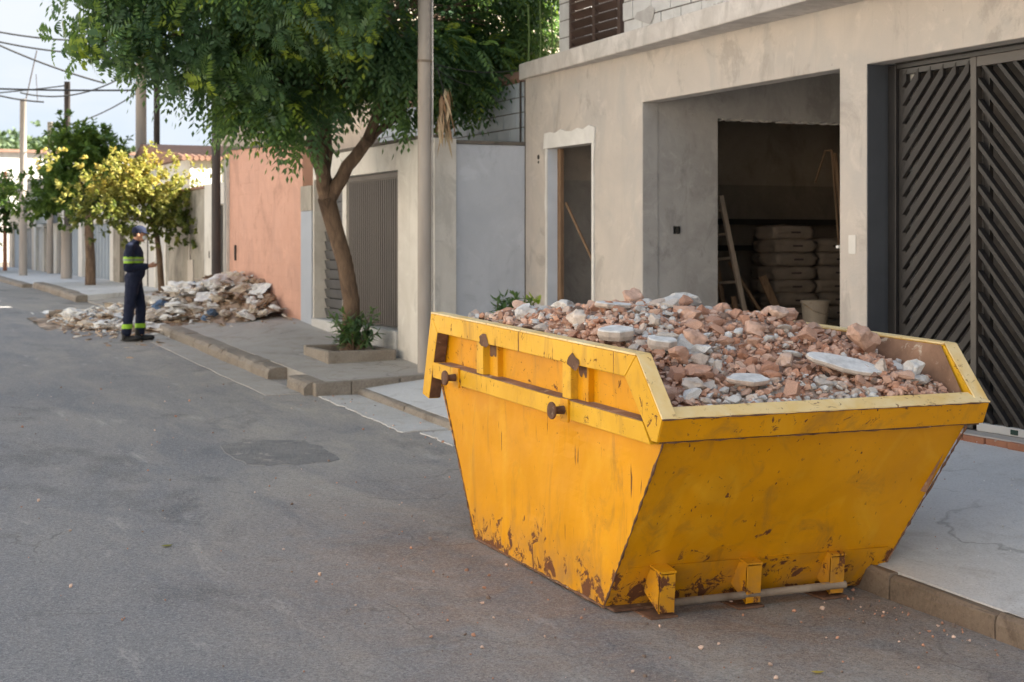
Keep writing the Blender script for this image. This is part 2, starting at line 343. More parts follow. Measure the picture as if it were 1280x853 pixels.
# ------------------------------------------------------------------ mesh helpers
class MB:
    def __init__(s): s.v = []; s.f = []; s.t = []; s.tone = 0.5
    def add(s, vs, fs, tone=None):
        k = len(s.v); s.v.extend([tuple(p) for p in vs]); s.f.extend([tuple(i + k for i in f) for f in fs])
        s.t.extend([s.tone if tone is None else tone] * len(fs)); return s
    def box(s, x0, x1, y0, y1, z0, z1, mtx=None):
        vs = [(x, y, z) for z in (z0, z1) for y in (y0, y1) for x in (x0, x1)]
        if mtx: vs = [mtx @ Vector(p) for p in vs]
        return s.add(vs, [(0, 2, 3, 1), (4, 5, 7, 6), (0, 1, 5, 4), (1, 3, 7, 5), (3, 2, 6, 7), (2, 0, 4, 6)])
    def hexa(s, lo, hi):  # two 4-corner loops, same winding
        return s.add(list(lo) + list(hi), [(3, 2, 1, 0), (4, 5, 6, 7)] + [(i, (i + 1) % 4, (i + 1) % 4 + 4, i + 4) for i in range(4)])
    def prism_x(s, poly, x0, x1):
        n = len(poly)
        vs = [(x0, y, z) for y, z in poly] + [(x1, y, z) for y, z in poly]
        return s.add(vs, [tuple(range(n))[::-1], tuple(range(n, 2 * n))] + [(i, (i + 1) % n, (i + 1) % n + n, i + n) for i in range(n)])
    def tube(s, pts, rs, n=8, cap=True):
        pts = [Vector(p) for p in pts]
        if not hasattr(rs, '__len__'): rs = [rs] * len(pts)
        base = len(s.v); vs = []; up = None
        for i, p in enumerate(pts):
            d = (pts[min(i + 1, len(pts) - 1)] - pts[max(i - 1, 0)]).normalized()
            if up is None: up = Vector((0, 0, 1)) if abs(d.z) < .9 else Vector((1, 0, 0))
            a = d.cross(up).normalized(); b2 = a.cross(d).normalized(); up = b2
            for k in range(n):
                t = 2 * math.pi * k / n
                vs.append(p + (a * math.cos(t) + b2 * math.sin(t)) * rs[i])
        fs = []
        for i in range(len(pts) - 1):
            for k in range(n):
                fs.append((i * n + k, i * n + (k + 1) % n, (i + 1) * n + (k + 1) % n, (i + 1) * n + k))
        if cap: fs.append(tuple(range(n))); fs.append(tuple(range((len(pts) - 1) * n, len(pts) * n))[::-1])
        return s.add(vs, fs)
    def lathe(s, prof, c=(0, 0, 0), n=24):
        vs = []; fs = []
        for r_, z_ in prof:
            for k in range(n):
                t = 2 * math.pi * k / n; vs.append((c[0] + r_ * math.cos(t), c[1] + r_ * math.sin(t), c[2] + z_))
        for i in range(len(prof) - 1):
            for k in range(n): fs.append((i * n + k, i * n + (k + 1) % n, (i + 1) * n + (k + 1) % n, (i + 1) * n + k))
        return s.add(vs, fs)
    def mesh(s, name, m=None, off=(0, 0, 0), tone=False, smooth=False):
        me = bpy.data.meshes.new(name)
        v = np.array(s.v, dtype=np.float64) - np.array(off)
        me.from_pydata(v.tolist(), [], s.f)
        if tone:
            a = me.attributes.new('tone', 'FLOAT', 'FACE'); a.data.foreach_set('value', np.array(s.t, dtype=np.float32))
        if smooth: me.polygons.foreach_set('use_smooth', [True] * len(me.polygons))
        if m: me.materials.append(m)
        me.update()
        return me
    def base(s):
        a = np.array(s.v); return (float(a[:, 0].mean()), float(a[:, 1].mean()), float(a[:, 2].min()))
def link(name, me, parent=None, loc=(0, 0, 0)):
    o = bpy.data.objects.new(name, me); C.objects.link(o)
    if parent: o.parent = parent
    o.location = loc; return o
def wloc(o):
    p = Vector(o.location)
    while o.parent: o = o.parent; p += Vector(o.location)
    return p
def part(name, mb, m, parent, label=None, bev=0, tone=False, smooth=False, kind=None):
    """mesh given in world coordinates, stored relative to its parent"""
    o = link(name, mb.mesh(name, m, wloc(parent), tone, smooth), parent)
    if label: o['label'] = label
    if kind: o['kind'] = kind
    if bev: bevel(o, bev)
    return o
def bevel(o, wd, seg=2):
    b = o.modifiers.new('bevel', 'BEVEL'); b.width = wd; b.segments = seg; b.limit_method = 'ANGLE'; b.angle_limit = R(35)
def tag(o, label=None, cat=None, group=None, kind=None):
    if label: o['label'] = label
    if cat: o['category'] = cat
    if group: o['group'] = group
    if kind: o['kind'] = kind
    return o
def thing(name, loc, label, cat, group=None, rz=0):
    o = bpy.data.objects.new(name, None); C.objects.link(o); o.location = loc; o.rotation_euler.z = rz
    o.empty_display_size = .2
    return tag(o, label, cat, group)
def solo(name, mb, m, label, cat, group=None, bev=0, tone=False, smooth=False):
    b = mb.base(); o = link(name, mb.mesh(name, m, b, tone, smooth), None, b)
    if bev: bevel(o, bev)
    return tag(o, label, cat, group)
def struct(name, mb, m, bev=0, tone=False, smooth=False):
    o = link(name, mb.mesh(name, m, (0, 0, 0), tone, smooth)); o['kind'] = 'structure'
    if bev: bevel(o, bev)
    return o
def copy_tree(o, parent=None):
    c = o.copy(); C.objects.link(c); c.parent = parent
    for ch in o.children: copy_tree(ch, c)
    return c
def solid(xs, ys, zs, filled):
    """boundary faces of a block grid: a wall with openings as one clean mesh"""
    mb = MB(); idx = {}
    def vid(i, j, k):
        if (i, j, k) not in idx: idx[(i, j, k)] = len(mb.v); mb.v.append((xs[i], ys[j], zs[k]))
        return idx[(i, j, k)]
    F = {}
    for i in range(len(xs) - 1):
        for j in range(len(ys) - 1):
            for k in range(len(zs) - 1):
                cx, cy, cz = (xs[i] + xs[i + 1]) / 2, (ys[j] + ys[j + 1]) / 2, (zs[k] + zs[k + 1]) / 2
                F[(i, j, k)] = filled(cx, cy, cz)
    for (i, j, k), q in F.items():
        if not q: continue
        for d, f in (((-1, 0, 0), ((0, 0, 0), (0, 0, 1), (0, 1, 1), (0, 1, 0))), ((1, 0, 0), ((1, 0, 0), (1, 1, 0), (1, 1, 1), (1, 0, 1))),
                     ((0, -1, 0), ((0, 0, 0), (1, 0, 0), (1, 0, 1), (0, 0, 1))), ((0, 1, 0), ((0, 1, 0), (0, 1, 1), (1, 1, 1), (1, 1, 0))),
                     ((0, 0, -1), ((0, 0, 0), (0, 1, 0), (1, 1, 0), (1, 0, 0))), ((0, 0, 1), ((0, 0, 1), (1, 0, 1), (1, 1, 1), (0, 1, 1)))):
            if not F.get((i + d[0], j + d[1], k + d[2]), False):
                mb.f.append(tuple(vid(i + a, j + b, k + c) for a, b, c in f)); mb.t.append(.5)
    return mb
def inr(v, a, b): return a < v < b

# ------------------------------------------------------------------ GROUND, ROAD, PAVEMENTS
def frange(a, b, st):
    n = max(1, int(round((b - a) / st))); return [a + (b - a) * i / n for i in range(n + 1)]
def sheet(name, xs, ys, zf, m, bev=0):
    mb = MB()
    for y in ys:
        for x in xs: mb.v.append((x, y, zf(x, y)))
    nx = len(xs)
    for j in range(len(ys) - 1):
        for i in range(nx - 1):
            mb.f.append((j * nx + i, j * nx + i + 1, (j + 1) * nx + i + 1, (j + 1) * nx + i)); mb.t.append(.5)
    return struct(name, mb, m, smooth=True)
def und(x, y, a=.012, s=.9): return a * mnoise.noise(Vector((x * s, y * s, 3.1)))
gys = [p[0] for p in GP]
sheet('ground', [-500, -6, 14, 600], sorted(set(gys + [-5, 15])), lambda x, y: g(y) - .06, M['ground'])
sheet('road', frange(-5.5, 5.55, .35), frange(-24, 60, .5) + [80, 110], lambda x, y: g(y) + und(x, y) + (.004 if x < 5.3 else 0), M['asphalt'])

def slab(name, x0f, x1f, y0, y1, z0f, z1f, m, drop=.3, st=.4, nx=7, rough=.006):
    """pavement: top surface with skirts on street side and ends"""
    mb = MB(); ys = frange(y0, y1, st); N = nx + 2
    for y in ys:
        for i in range(nx + 1):
            t = i / nx; x = x0f(y) + (x1f(y) - x0f(y)) * t; z = z0f(y) + (z1f(y) - z0f(y)) * t + und(x, y, rough, 1.7)
            if i == 0: mb.v.append((x, y, z - drop))
            mb.v.append((x, y, z))
    for j in range(len(ys) - 1):
        for i in range(N - 1): mb.f.append((j * N + i, j * N + i + 1, (j + 1) * N + i + 1, (j + 1) * N + i)); mb.t.append(.5)
    for j in (0, len(ys) - 1):
        k = len(mb.v); top = [j * N + 1 + i for i in range(nx + 1)]
        for i in top: p = mb.v[i]; mb.v.append((p[0], p[1], p[2] - drop))
        for i in range(nx): mb.f.append((top[i], k + i, k + i + 1, top[i + 1]) if j == 0 else (top[i], top[i + 1], k + i + 1, k + i)); mb.t.append(.5)
    return struct(name, mb, m)
ZF = [(-12, .42), (6, .73), (9, .775), (14, .84), (17.1, .90)]
KH = [(-12, .13), (9.5, .13), (11.5, .075), (16.4, .065)]
zf = lambda y: lerp_tab(ZF, y)
pav = slab('pavement', lambda y: 5.585, lambda y: 8.12, -12, 16.33, lambda y: g(y) + lerp_tab(KH, y) + .012, zf, M['pave'])
slab('pavement_corner', lambda y: 6.66, lambda y: 8.1, 16.332, 17.05, lambda y: .735, lambda y: .87, M['pave'], nx=4)
ZW = [(16.3, .73), (17.6, .75), (22.5, 1.06), (28, 1.22), (31, 1.24)]
pav2 = slab('far_pavement', lambda y: 5.16, lambda y: 6.75, 16.36, 24.4, lambda y: g(y) + .15, lambda y: lerp_tab(ZW, y), M['pave_warm'])
slab('driveway', lambda y: 5.0, lambda y: 6.8, 24.42, 31.98, lambda y: g(y) + .03, lambda y: lerp_tab(ZW, y), M['pave_warm'])
pav3 = slab('distant_pavement', lambda y: 5.0, lambda y: 6.8, 32, 38.9, lambda y: g(y) + .15, lambda y: 1.26, M['pave'])
pav4 = slab('distant_corner_pavement', lambda y: 4.75, lambda y: 6.8, 38.92, 62, lambda y: g(y) + .08, lambda y: 1.28, M['pave'])
# kerbs: one stone after another
def kerb(parent, name, xa, xb, y0, y1, topf, m, ln=.8, gaps=(), dep=.35, roll=.03, outw=.05, zoff=.01):
    rr = random.Random(hash(name) % 999 if False else len(name)); y = y0
    while y < y1 - .05:
        l = min(ln * rr.uniform(.85, 1.15), y1 - y)
        if any(a < y + l / 2 < b for a, b in gaps): y += l; continue
        a, b = y + .006, y + l - .006
        if y1 - (y + l) < .2: l = y1 - y; b = y1 - .004
        dz = rr.uniform(-.008, .008); dx = rr.uniform(-.008, .008); n = 5
        mb = MB()
        za, zb = topf(a) + dz + zoff, topf(b) + dz + zoff
        prof = [(xa - outw + dx, -dep), (xa - outw + dx, -.055), (xa - outw * .55 + dx, -.012), (xa + roll + dx, 0), (xb, 0), (xb, -dep)]
        vs = []; ys = frange(a, b, (b - a) / 4)
        for yy in ys:
            for q, (px, pz) in enumerate(prof):
                j = 0.010 if q in (1, 2, 3) else 0
                vs.append((px + rr.uniform(-j, j), yy, za + (zb - za) * (yy - a) / (b - a) + pz + rr.uniform(-j, j) * .8))
        fs = []; P = len(prof)
        for r_ in range(len(ys) - 1):
            for q in range(P): fs.append((r_ * P + q, (r_ + 1) * P + q, (r_ + 1) * P + (q + 1) % P, r_ * P + (q + 1) % P))
        fs += [tuple(range(P)), tuple(range((len(ys) - 1) * P, len(ys) * P))[::-1]]
        mb.add(vs, fs)
        part('kerb_stone', mb, m, parent, bev=.006)
        y += l
kerb(pav, 'near', 5.52, 5.585, -3, 10.2, lambda y: g(y) + lerp_tab(KH, y), M['kerb_brown'], 1.0, outw=.018, roll=.01)
kerb(pav, 'near2', 5.52, 5.585, 10.2, 16.33, lambda y: g(y) + lerp_tab(KH, y), M['kerb'], 1.4, outw=.03, roll=.015)
kerb(pav2, 'far', 4.98, 5.17, 16.36, 24.4, lambda y: g(y) + .14, M['kerb'], .8, gaps=((17.0, 17.55),), outw=.07)
kerb(pav3, 'dist', 4.82, 5.02, 32, 38.9, lambda y: g(y) + .14, M['kerb'], 1.2, outw=.06)
kerb(pav4, 'dist4', 4.55, 4.77, 38.92, 61, lambda y: g(y) + .08, M['kerb'], 2.4, outw=.06)
# cast end step of the far pavement, facing the camera
mb = MB()
for a, b in ((5.0, 5.42), (5.43, 6.0), (6.01, 6.62)):
    za, zb = g(16.3) + .152, lerp_tab(ZW, 16.3) + .01
    z0 = za + (zb - za) * (a - 5) / 1.62; z1 = za + (zb - za) * (b - 5) / 1.62
    q = MB(); q.hexa([(a, 16.24, .2), (b, 16.24, .2), (b, 16.36, .2), (a, 16.36, .2)], [(a, 16.25, z0), (b, 16.25, z1), (b, 16.36, z1), (a, 16.36, z0)])
    part('kerb_stone', q, M['kerb'], pav2, bev=.012)
# concrete gutter along the far kerb and broken pale cement apron in front of the near kerb
def ragged(name, pts_fn, y0, y1, st, m, zadd):
    mb = MB(); ys = frange(y0, y1, st)
    for y in ys:
        a, b = pts_fn(y)
        for t in (0, .02, .3, .7, 1):
            x = a + (b - a) * t; mb.v.append((x, y, g(y) + (zadd if t > 0 else -.03) + und(x, y) + .006 + zadd * .3 * t))
    for j in range(len(ys) - 1):
        for i in range(4): mb.f.append((j * 5 + i, j * 5 + i + 1, (j + 1) * 5 + i + 1, (j + 1) * 5 + i)); mb.t.append(.5)
    for j, s_ in ((0, 1), (len(ys) - 1, -1)):
        k = len(mb.v)
        for i in range(5): p = mb.v[j * 5 + i]; mb.v.append((p[0], p[1], p[2] - .06))
        for i in range(4): mb.f.append((j * 5 + i, k + i, k + i + 1, j * 5 + i + 1)); mb.t.append(.5)
    return struct(name, mb, m)
ragged('gutter', lambda y: (4.50 + .03 * mnoise.noise(Vector((0, y * 2, 0))), 4.94), 16.5, 31, .25, M['pave_warm'], .004)
ragged('gutter_apron', lambda y: (5.02 + .07 * mnoise.noise(Vector((3, y * 2.2, 0))) + .05 * mnoise.noise(Vector((3, y * 7, 1))), 5.5), 13.55, 16.22, .08, M['white_cement'], .007)
ragged('gutter_patch', lambda y: (5.16 + .06 * mnoise.noise(Vector((9, y * 3, 0))) + .04 * mnoise.noise(Vector((3, y * 9, 1))), 5.5), 12.6, 13.45, .08, M['white_cement'], .008)
# sunken asphalt repair patch
mb = MB(); cx, cy = 3.62, 12.85
pp = []
for k in range(26):
    a = 2 * math.pi * k / 26; rx = .42 + .08 * mnoise.noise(Vector((k * .7, 0, 0))); ry = .62 + .14 * mnoise.noise(Vector((k * .7, 5, 0)))
    sq = 1 / max(abs(math.cos(a)), abs(math.sin(a))) ** .7
    pp.append((cx + math.cos(a) * rx * sq, cy + math.sin(a) * ry * sq))
top = [(x, y, g(y) + und(x, y) + .010) for x, y in pp]; bot = [(x * 1.0 + (x - cx) * .05, y + (y - cy) * .05, g(y) - .02) for x, y in pp]
mb.add(top + bot, [tuple(range(26))] + [(i, i + 26, (i + 1) % 26 + 26, (i + 1) % 26) for i in range(26)])
struct('road_patch', mb, mat('darker_patch_asphalt', (.215, .21, .205), (.15, .15, .155), 3, .95, 1.0, 30, bdist=.02, spots=(.30, .28, .26), spotscale=6, spot_t=.56))

# rock meshes --------------------------------------------------------------
def rock(seed, cuts=7, sub=2, flat=1.0, rough=.07):
    r2 = random.Random(seed); bm = bmesh.new(); bmesh.ops.create_icosphere(bm, subdivisions=sub, radius=1)
    planes = []
    for _ in range(cuts):
        d = Vector((r2.gauss(0, 1), r2.gauss(0, 1), r2.gauss(0, 1))).normalized(); planes.append((d, r2.uniform(.42, .80)))
    for v in bm.verts:
        p = v.co.copy()
        for d, o in planes:
            k = p.dot(d)
            if k > o: p -= d * (k - o)
        p += p.normalized() * mnoise.noise(p * 2.3 + Vector((seed, 0, 0))) * rough * 2
        p.z *= flat; v.co = p
    vs = [v.co.copy() for v in bm.verts]; fs = [tuple(v.index for v in f.verts) for f in bm.faces]; bm.free()
    return vs, fs
ROCKS = [rock(i, rnd.randint(8, 14), 1 if i < 8 else 2, rnd.uniform(.55, 1)) for i in range(18)]
def rotm(r2): return Matrix.Rotation(r2.uniform(0, 6.3), 3, 'Z') @ Matrix.Rotation(r2.uniform(-.5, .5), 3, 'X') @ Matrix.Rotation(r2.uniform(-.5, .5), 3, 'Y')
def scatter(mb, k, pos, s, tone, r2, stretch=(1, 1, 1)):
    vs, fs = ROCKS[k]; m = rotm(r2)
    mb.add([m @ Vector((v.x * s * stretch[0], v.y * s * stretch[1], v.z * s * stretch[2])) + Vector(pos) for v in vs], fs, tone)
# grit and pebbles on the road and the pavements
mb = MB(); r2 = random.Random(5)
for _ in range(1100):
    u = r2.random()
    if u < .55: x, y = r2.gauss(5.35, .18), r2.uniform(4, 17)
    elif u < .8: x, y = r2.gauss(4.6, 1.2), r2.gauss(7.6, 1.8)
    else: x, y = r2.uniform(0, 5.3), r2.uniform(4, 20)
    if x > 5.45: continue
    s = r2.choice((.004, .006, .008, .012)) * r2.uniform(.8, 1.5)
    scatter(mb, r2.randrange(8), (x, y, g(y) + und(x, y) + s * .5 + .004), s, r2.choice((.0, .1, .2, .5)), r2)
for _ in range(260):
    x, y = r2.uniform(5.75, 7.9), r2.uniform(3, 16)
    z = g(y) + .13 + (zf(y) - g(y) - .13) * (x - 5.6) / 2.4; s = r2.uniform(.004, .009)
    scatter(mb, r2.randrange(8), (x, y, z + .01), s, r2.choice((.2, .8, 1.0)), r2)
o = struct('gravel', mb, M['rubble'], tone=True); o['kind'] = 'stuff'; o['label'] = 'loose grit and pebbles along the gutter'

# ------------------------------------------------------------------ THE YELLOW SKIP
SK = Vector((4.86, 8.2, g(8.2)))
skip = thing('skip', SK, 'yellow steel rubble skip with rusty scratched paint at the kerb, heaped with debris', 'skip')
def S3(x, y, h): return (x, y, g(y) + .012 + h)
def sp(mb_pts_lo, mb_pts_hi):
    q = MB(); q.hexa([S3(*p) for p in mb_pts_lo], [S3(*p) for p in mb_pts_hi]); return q
def plate_x(poly, x0, x1):  # poly (y,h) extruded in x
    q = MB(); n = len(poly)
    vs = [S3(x0, y, h) for y, h in poly] + [S3(x1, y, h) for y, h in poly]
    q.add(vs, [tuple(range(n))[::-1], tuple(range(n, 2 * n))] + [(i, (i + 1) % n, (i + 1) % n + n, i + n) for i in range(n)])
    return q
Yp = M['yellow']
def dented(c00, c10, c11, c01, nrm, amp, nu=34, nv=24, sd=0, back=.012):
    q = MB(); c = [Vector(S3(*p)) for p in (c00, c10, c11, c01)]; nrm = Vector(nrm).normalized()
    for lay in (0, 1):
        for j in range(nv + 1):
            for i in range(nu + 1):
                u, v = i / nu, j / nv; p = c[0].lerp(c[1], u).lerp(c[3].lerp(c[2], u), v)
                fade = min(1, 7 * min(u, 1 - u, v, 1 - v))
                d = mnoise.noise(p * 2.3 + Vector((sd, 0, 0))) * .8 + mnoise.noise(p * 5.5 + Vector((0, sd, 0))) * .45 - max(0, mnoise.noise(p * 3.1 + Vector((0, 0, sd))) - .25) * 2.2
                q.v.append(p + nrm * (d * amp * fade - lay * back))
    N = (nu + 1) * (nv + 1); W = nu + 1
    for j in range(nv):
        for i in range(nu):
            a = j * W + i; q.f.append((a, a + 1, a + W + 1, a + W)); q.f.append((N + a, N + a + W, N + a + W + 1, N + a + 1)); q.t += [.5, .5]
    ring = list(range(W)) + [j * W + nu for j in range(1, nv + 1)] + [nv * W + i for i in range(nu - 1, -1, -1)] + [j * W for j in range(nv - 1, 0, -1)]
    for a, b in zip(ring, ring[1:] + ring[:1]): q.f.append((a, a + N, b + N, b)); q.t.append(.5)
    return q
part('side_wall', dented((3.895, 9.13, 0), (3.895, 7.35, 0), (3.895, 6.72, 1.0), (3.895, 9.74, 1.0), (-1, 0, 0), .011, sd=3), Yp, skip)
part('upper_side_wall', plate_x([(6.74, 1.0), (9.72, 1.0), (9.72, 1.33), (6.95, 1.33), (6.74, 1.06)], 3.915, 3.925), Yp, skip)
q = MB(); q.hexa([S3(5.62, 7.23, 0), S3(5.62, 9.13, 0), S3(5.60, 9.13, 0), S3(5.60, 7.23, 0)], [S3(5.82, 6.68, 1.0), S3(5.82, 9.74, 1.0), S3(5.80, 9.74, 1.0), S3(5.80, 6.68, 1.0)])
part('side_wall', q, Yp, skip)
q = MB(); q.hexa([S3(5.82, 6.70, 1.0), S3(5.82, 9.74, 1.0), S3(5.80, 9.74, 1.0), S3(5.80, 6.70, 1.0)], [S3(5.84, 6.94, 1.34), S3(5.84, 9.72, 1.34), S3(5.82, 9.72, 1.34), S3(5.82, 6.94, 1.34)])
part('upper_side_wall', q, Yp, skip)
part('floor_plate', plate_x([(7.25, .0), (9.13, .0), (9.13, .012), (7.25, .012)], 3.91, 5.6), M['rust'], skip)
# near end: sloping plate, lower wear plate
def endplate(h0, h1, off=0.0, th=.012, x_in=0.0):
    def at(t):
        xl = 3.895; xr = 5.62 + .2 * t; yl = 7.35 + (6.70 - 7.35) * t; yr = 7.23 + (6.66 - 7.23) * t
        return (xl + x_in, yl - off), (xr - x_in, yr - off)
    (a, b), (c, d) = at(h0), at(h1)
    q = MB(); q.hexa([S3(a[0], a[1], h0), S3(b[0], b[1], h0), S3(b[0], b[1] + th, h0), S3(a[0], a[1] + th, h0)],
                     [S3(c[0], c[1], h1), S3(d[0], d[1], h1), S3(d[0], d[1] + th, h1), S3(c[0], c[1] + th, h1)])
    return q
part('end_wall', dented((3.895, 7.35, 0), (5.62, 7.23, 0), (5.82, 6.66, 1.03), (3.895, 6.685, 1.03), (0, -1, -.5), .010, sd=9), Yp, skip)
part('wear_plate', endplate(.006, .25, .007, .006, .06), Yp, skip)
q = MB(); q.hexa([S3(3.9, 9.13, 0), S3(5.62, 9.13, 0), S3(5.62, 9.14, 0), S3(3.9, 9.14, 0)], [S3(3.9, 9.78, 1.0), S3(5.82, 9.78, 1.0), S3(5.82, 9.79, 1.0), S3(3.9, 9.79, 1.0)])
q.hexa([S3(3.9, 9.78, 1.0), S3(5.82, 9.78, 1.0), S3(5.82, 9.79, 1.0), S3(3.9, 9.79, 1.0)], [S3(3.9, 9.72, 1.33), S3(5.84, 9.72, 1.33), S3(5.84, 9.73, 1.33), S3(3.9, 9.73, 1.33)])
part('end_wall', q, Yp, skip)
# near end rim: leaning front face, inclined top with sky light painted in as cream
def span(ptsL, ptsR):
    n = len(ptsL); q = MB(); q.add([S3(*p) for p in ptsL] + [S3(*p) for p in ptsR], [tuple(range(n)), tuple(range(n, 2 * n))[::-1]] + [(i + n, (i + 1) % n + n, (i + 1) % n, i) for i in range(n)]); return q
part('end_rim', span([(3.824, 6.635, 1.015), (3.824, 6.585, 1.135), (3.90, 6.66, 1.165), (3.90, 6.70, 1.02)], [(5.895, 6.615, 1.015), (5.895, 6.565, 1.135), (5.82, 6.65, 1.165), (5.82, 6.69, 1.02)]), Yp, skip, bev=.006)
part('end_rim_top', span([(3.822, 6.582, 1.138), (3.822, 6.582, 1.146), (3.90, 6.665, 1.186), (3.90, 6.67, 1.168)], [(5.897, 6.562, 1.138), (5.897, 6.562, 1.146), (5.82, 6.655, 1.186), (5.82, 6.66, 1.168)]), M['rim_top'], skip)
part('end_rim', plate_x([(9.72, 1.30), (9.80, 1.30), (9.80, 1.40), (9.72, 1.40)], 3.90, 5.82), Yp, skip, bev=.005)
for sx, (xo, xi) in enumerate(((3.82, 3.90), (5.90, 5.82))):
    a, b = min(xo, xi), max(xo, xi)
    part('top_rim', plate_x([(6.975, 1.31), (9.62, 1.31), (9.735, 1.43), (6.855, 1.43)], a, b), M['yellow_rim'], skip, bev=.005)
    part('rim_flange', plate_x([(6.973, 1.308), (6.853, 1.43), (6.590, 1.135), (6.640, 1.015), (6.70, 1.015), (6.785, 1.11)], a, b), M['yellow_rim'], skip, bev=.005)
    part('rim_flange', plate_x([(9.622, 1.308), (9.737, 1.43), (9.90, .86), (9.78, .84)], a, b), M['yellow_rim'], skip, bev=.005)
    part('rim_capping', plate_x([(6.857, 1.432), (9.735, 1.432), (9.733, 1.442), (6.851, 1.442)], a - .002, b + .002), M['rim_top'], skip)
    part('rim_capping', plate_x([(6.849, 1.441), (6.838, 1.436), (6.576, 1.142), (6.588, 1.140)], a - .001, b + .002), M['rim_top'], skip)
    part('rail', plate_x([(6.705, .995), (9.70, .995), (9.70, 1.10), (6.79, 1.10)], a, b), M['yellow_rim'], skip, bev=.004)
    part('rail_ledge', plate_x([(6.80, 1.102), (9.60, 1.102), (9.60, 1.106), (6.80, 1.106)], a + .002, b + (.015 if sx == 0 else 0)), M['inner_rust'], skip)
part('flange_lining', plate_x([(9.62, 1.305), (9.635, 1.305), (9.79, .845), (9.775, .845)], 3.824, 3.905), M['rust'], skip)
# welds and dark rusty seams on edges
_t = MB.tube
def seam(q, pts_, r_, n=6):
    a, b = Vector(pts_[0]), Vector(pts_[1]); k = 46; rr = random.Random(int(a.x * 100 + b.y * 7))
    _t(q, [a.lerp(b, i / k) + Vector((rr.uniform(-1, 1), rr.uniform(-1, 1), rr.uniform(-1, 1))) * .0018 for i in range(k + 1)], [r_ * rr.choice((.45, .6, .8, 1.2, 1.5)) for _ in range(k + 1)], n)
class SQ(MB):
    def tube(s, p, r_, n=6): seam(s, p, r_, n); return s
q = SQ(); q.tube([S3(3.895, 7.35, .0), S3(3.893, 6.70, 1.0)], .006, 6); q.tube([S3(3.895, 7.35, .008), S3(5.62, 7.23, .008)], .006, 6)
q.tube([S3(5.62, 7.23, 0), S3(5.82, 6.66, 1.0)], .006, 6); q.tube([S3(3.893, 7.35, .008), S3(3.893, 9.13, .008)], .007, 6); q.tube([S3(3.893, 9.13, 0), S3(3.893, 9.73, .99)], .006, 6)
q.tube([S3(3.893, 6.74, .99), S3(3.893, 9.7, .99)], .006, 6); q.tube([S3(3.84, 6.648, 1.012), S3(5.87, 6.628, 1.012)], .005, 6)
q.tube([S3(3.822, 6.582, 1.137), S3(5.897, 6.562, 1.137)], .0035, 6)
part('weld_seam', q, M['rust'], skip)
# uprights: channel posts between rim and rail
for y0 in (7.63, 8.87):
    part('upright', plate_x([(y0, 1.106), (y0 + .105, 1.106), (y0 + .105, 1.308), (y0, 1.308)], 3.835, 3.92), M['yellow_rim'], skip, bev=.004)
    part('upright_web', plate_x([(y0 - .13, 1.106), (y0 - .002, 1.106), (y0 - .002, 1.308), (y0 - .13, 1.308)], 3.88, 3.915), Yp, skip)
    q = MB(); rr = random.Random(int(y0 * 10)); n = 12   # a rust hole eaten into rim and web
    ring = [(y0 - .06 + math.cos(2 * math.pi * k / n) * .075 * rr.uniform(.7, 1.25), 1.325 + math.sin(2 * math.pi * k / n) * .045 * rr.uniform(.7, 1.25)) for k in range(n)]
    q.add([S3(3.8165, a, b) for a, b in ring], [tuple(range(n))]); part('rust_patch', q, M['rust'], skip)
    q = MB(); q.add([S3(3.8775, y0 - .115 + .10 * t / 5, 1.306) for t in range(6)] + [S3(3.8775, y0 - .115 + .10 * (5 - t) / 5, 1.306 - .075 * rr.uniform(.5, 1.1)) for t in range(6)], [tuple(range(12))]); part('rust_patch', q, M['rust'], skip)
# lifting lugs
for y in (7.66, 9.26):
    q = MB(); q.tube([S3(3.735, y, 1.045), S3(3.83, y, 1.045)], [.020, .026], 16)
    o = part('lifting_lug', q, M['rust'], skip, smooth=False)
    q = MB(); q.tube([S3(3.724, y, 1.045), S3(3.727, y, 1.045), S3(3.737, y, 1.045), S3(3.740, y, 1.045)], [.044, .049, .049, .044], 24); part('lug_disc', q, M['rust'], o, bev=.002)
    q = MB(); q.box(3.806, 3.821, y - .05, y + .05, g(y) + .99, g(y) + 1.12); part('lug_plate', q, Yp, o, bev=.004)
# tipping bar with three brackets
for x0 in (4.09, 4.64, 5.20):
    x1 = x0 + .095
    q = MB(); q.hexa([S3(x0, 7.085, .015), S3(x1, 7.085, .015), S3(x1, 7.10, .015), S3(x0, 7.10, .015)], [S3(x0, 7.065, .225), S3(x1, 7.065, .225), S3(x1, 7.08, .225), S3(x0, 7.08, .225)])
    o = part('bracket', q, Yp, skip, bev=.003)
    for xx in (x0, x1 - .008):
        q = MB(); q.add([S3(xx + d, y, h) for d in (0, .008) for y, h in ((7.085, .014), (7.07, .235), (7.19, .235), (7.25, .10))], [(3, 2, 1, 0), (4, 5, 6, 7)] + [(i, (i + 1) % 4, (i + 1) % 4 + 4, i + 4) for i in range(4)])
        part('gusset', q, Yp, o)
    q = MB(); q.hexa([S3(x0 - .003, 7.062, .232), S3(x1 + .003, 7.062, .232), S3(x1 + .003, 7.20, .250), S3(x0 - .003, 7.20, .250)], [S3(x0 - .003, 7.062, .242), S3(x1 + .003, 7.062, .242), S3(x1 + .003, 7.20, .262), S3(x0 - .003, 7.20, .262)]); part('bracket_cap', q, Yp, o)
    q = MB(); q.box(x0 - .06, x1 + .01, 7.06, 7.28, g(7.1) + .004, g(7.1) + .016); part('foot_plate', q, M['rust'], o)
q = MB(); q.tube([S3(4.12, 7.11, .06), S3(5.31, 7.09, .06)], .022, 16); part('tipping_bar', q, M['pipe'], skip, smooth=True)
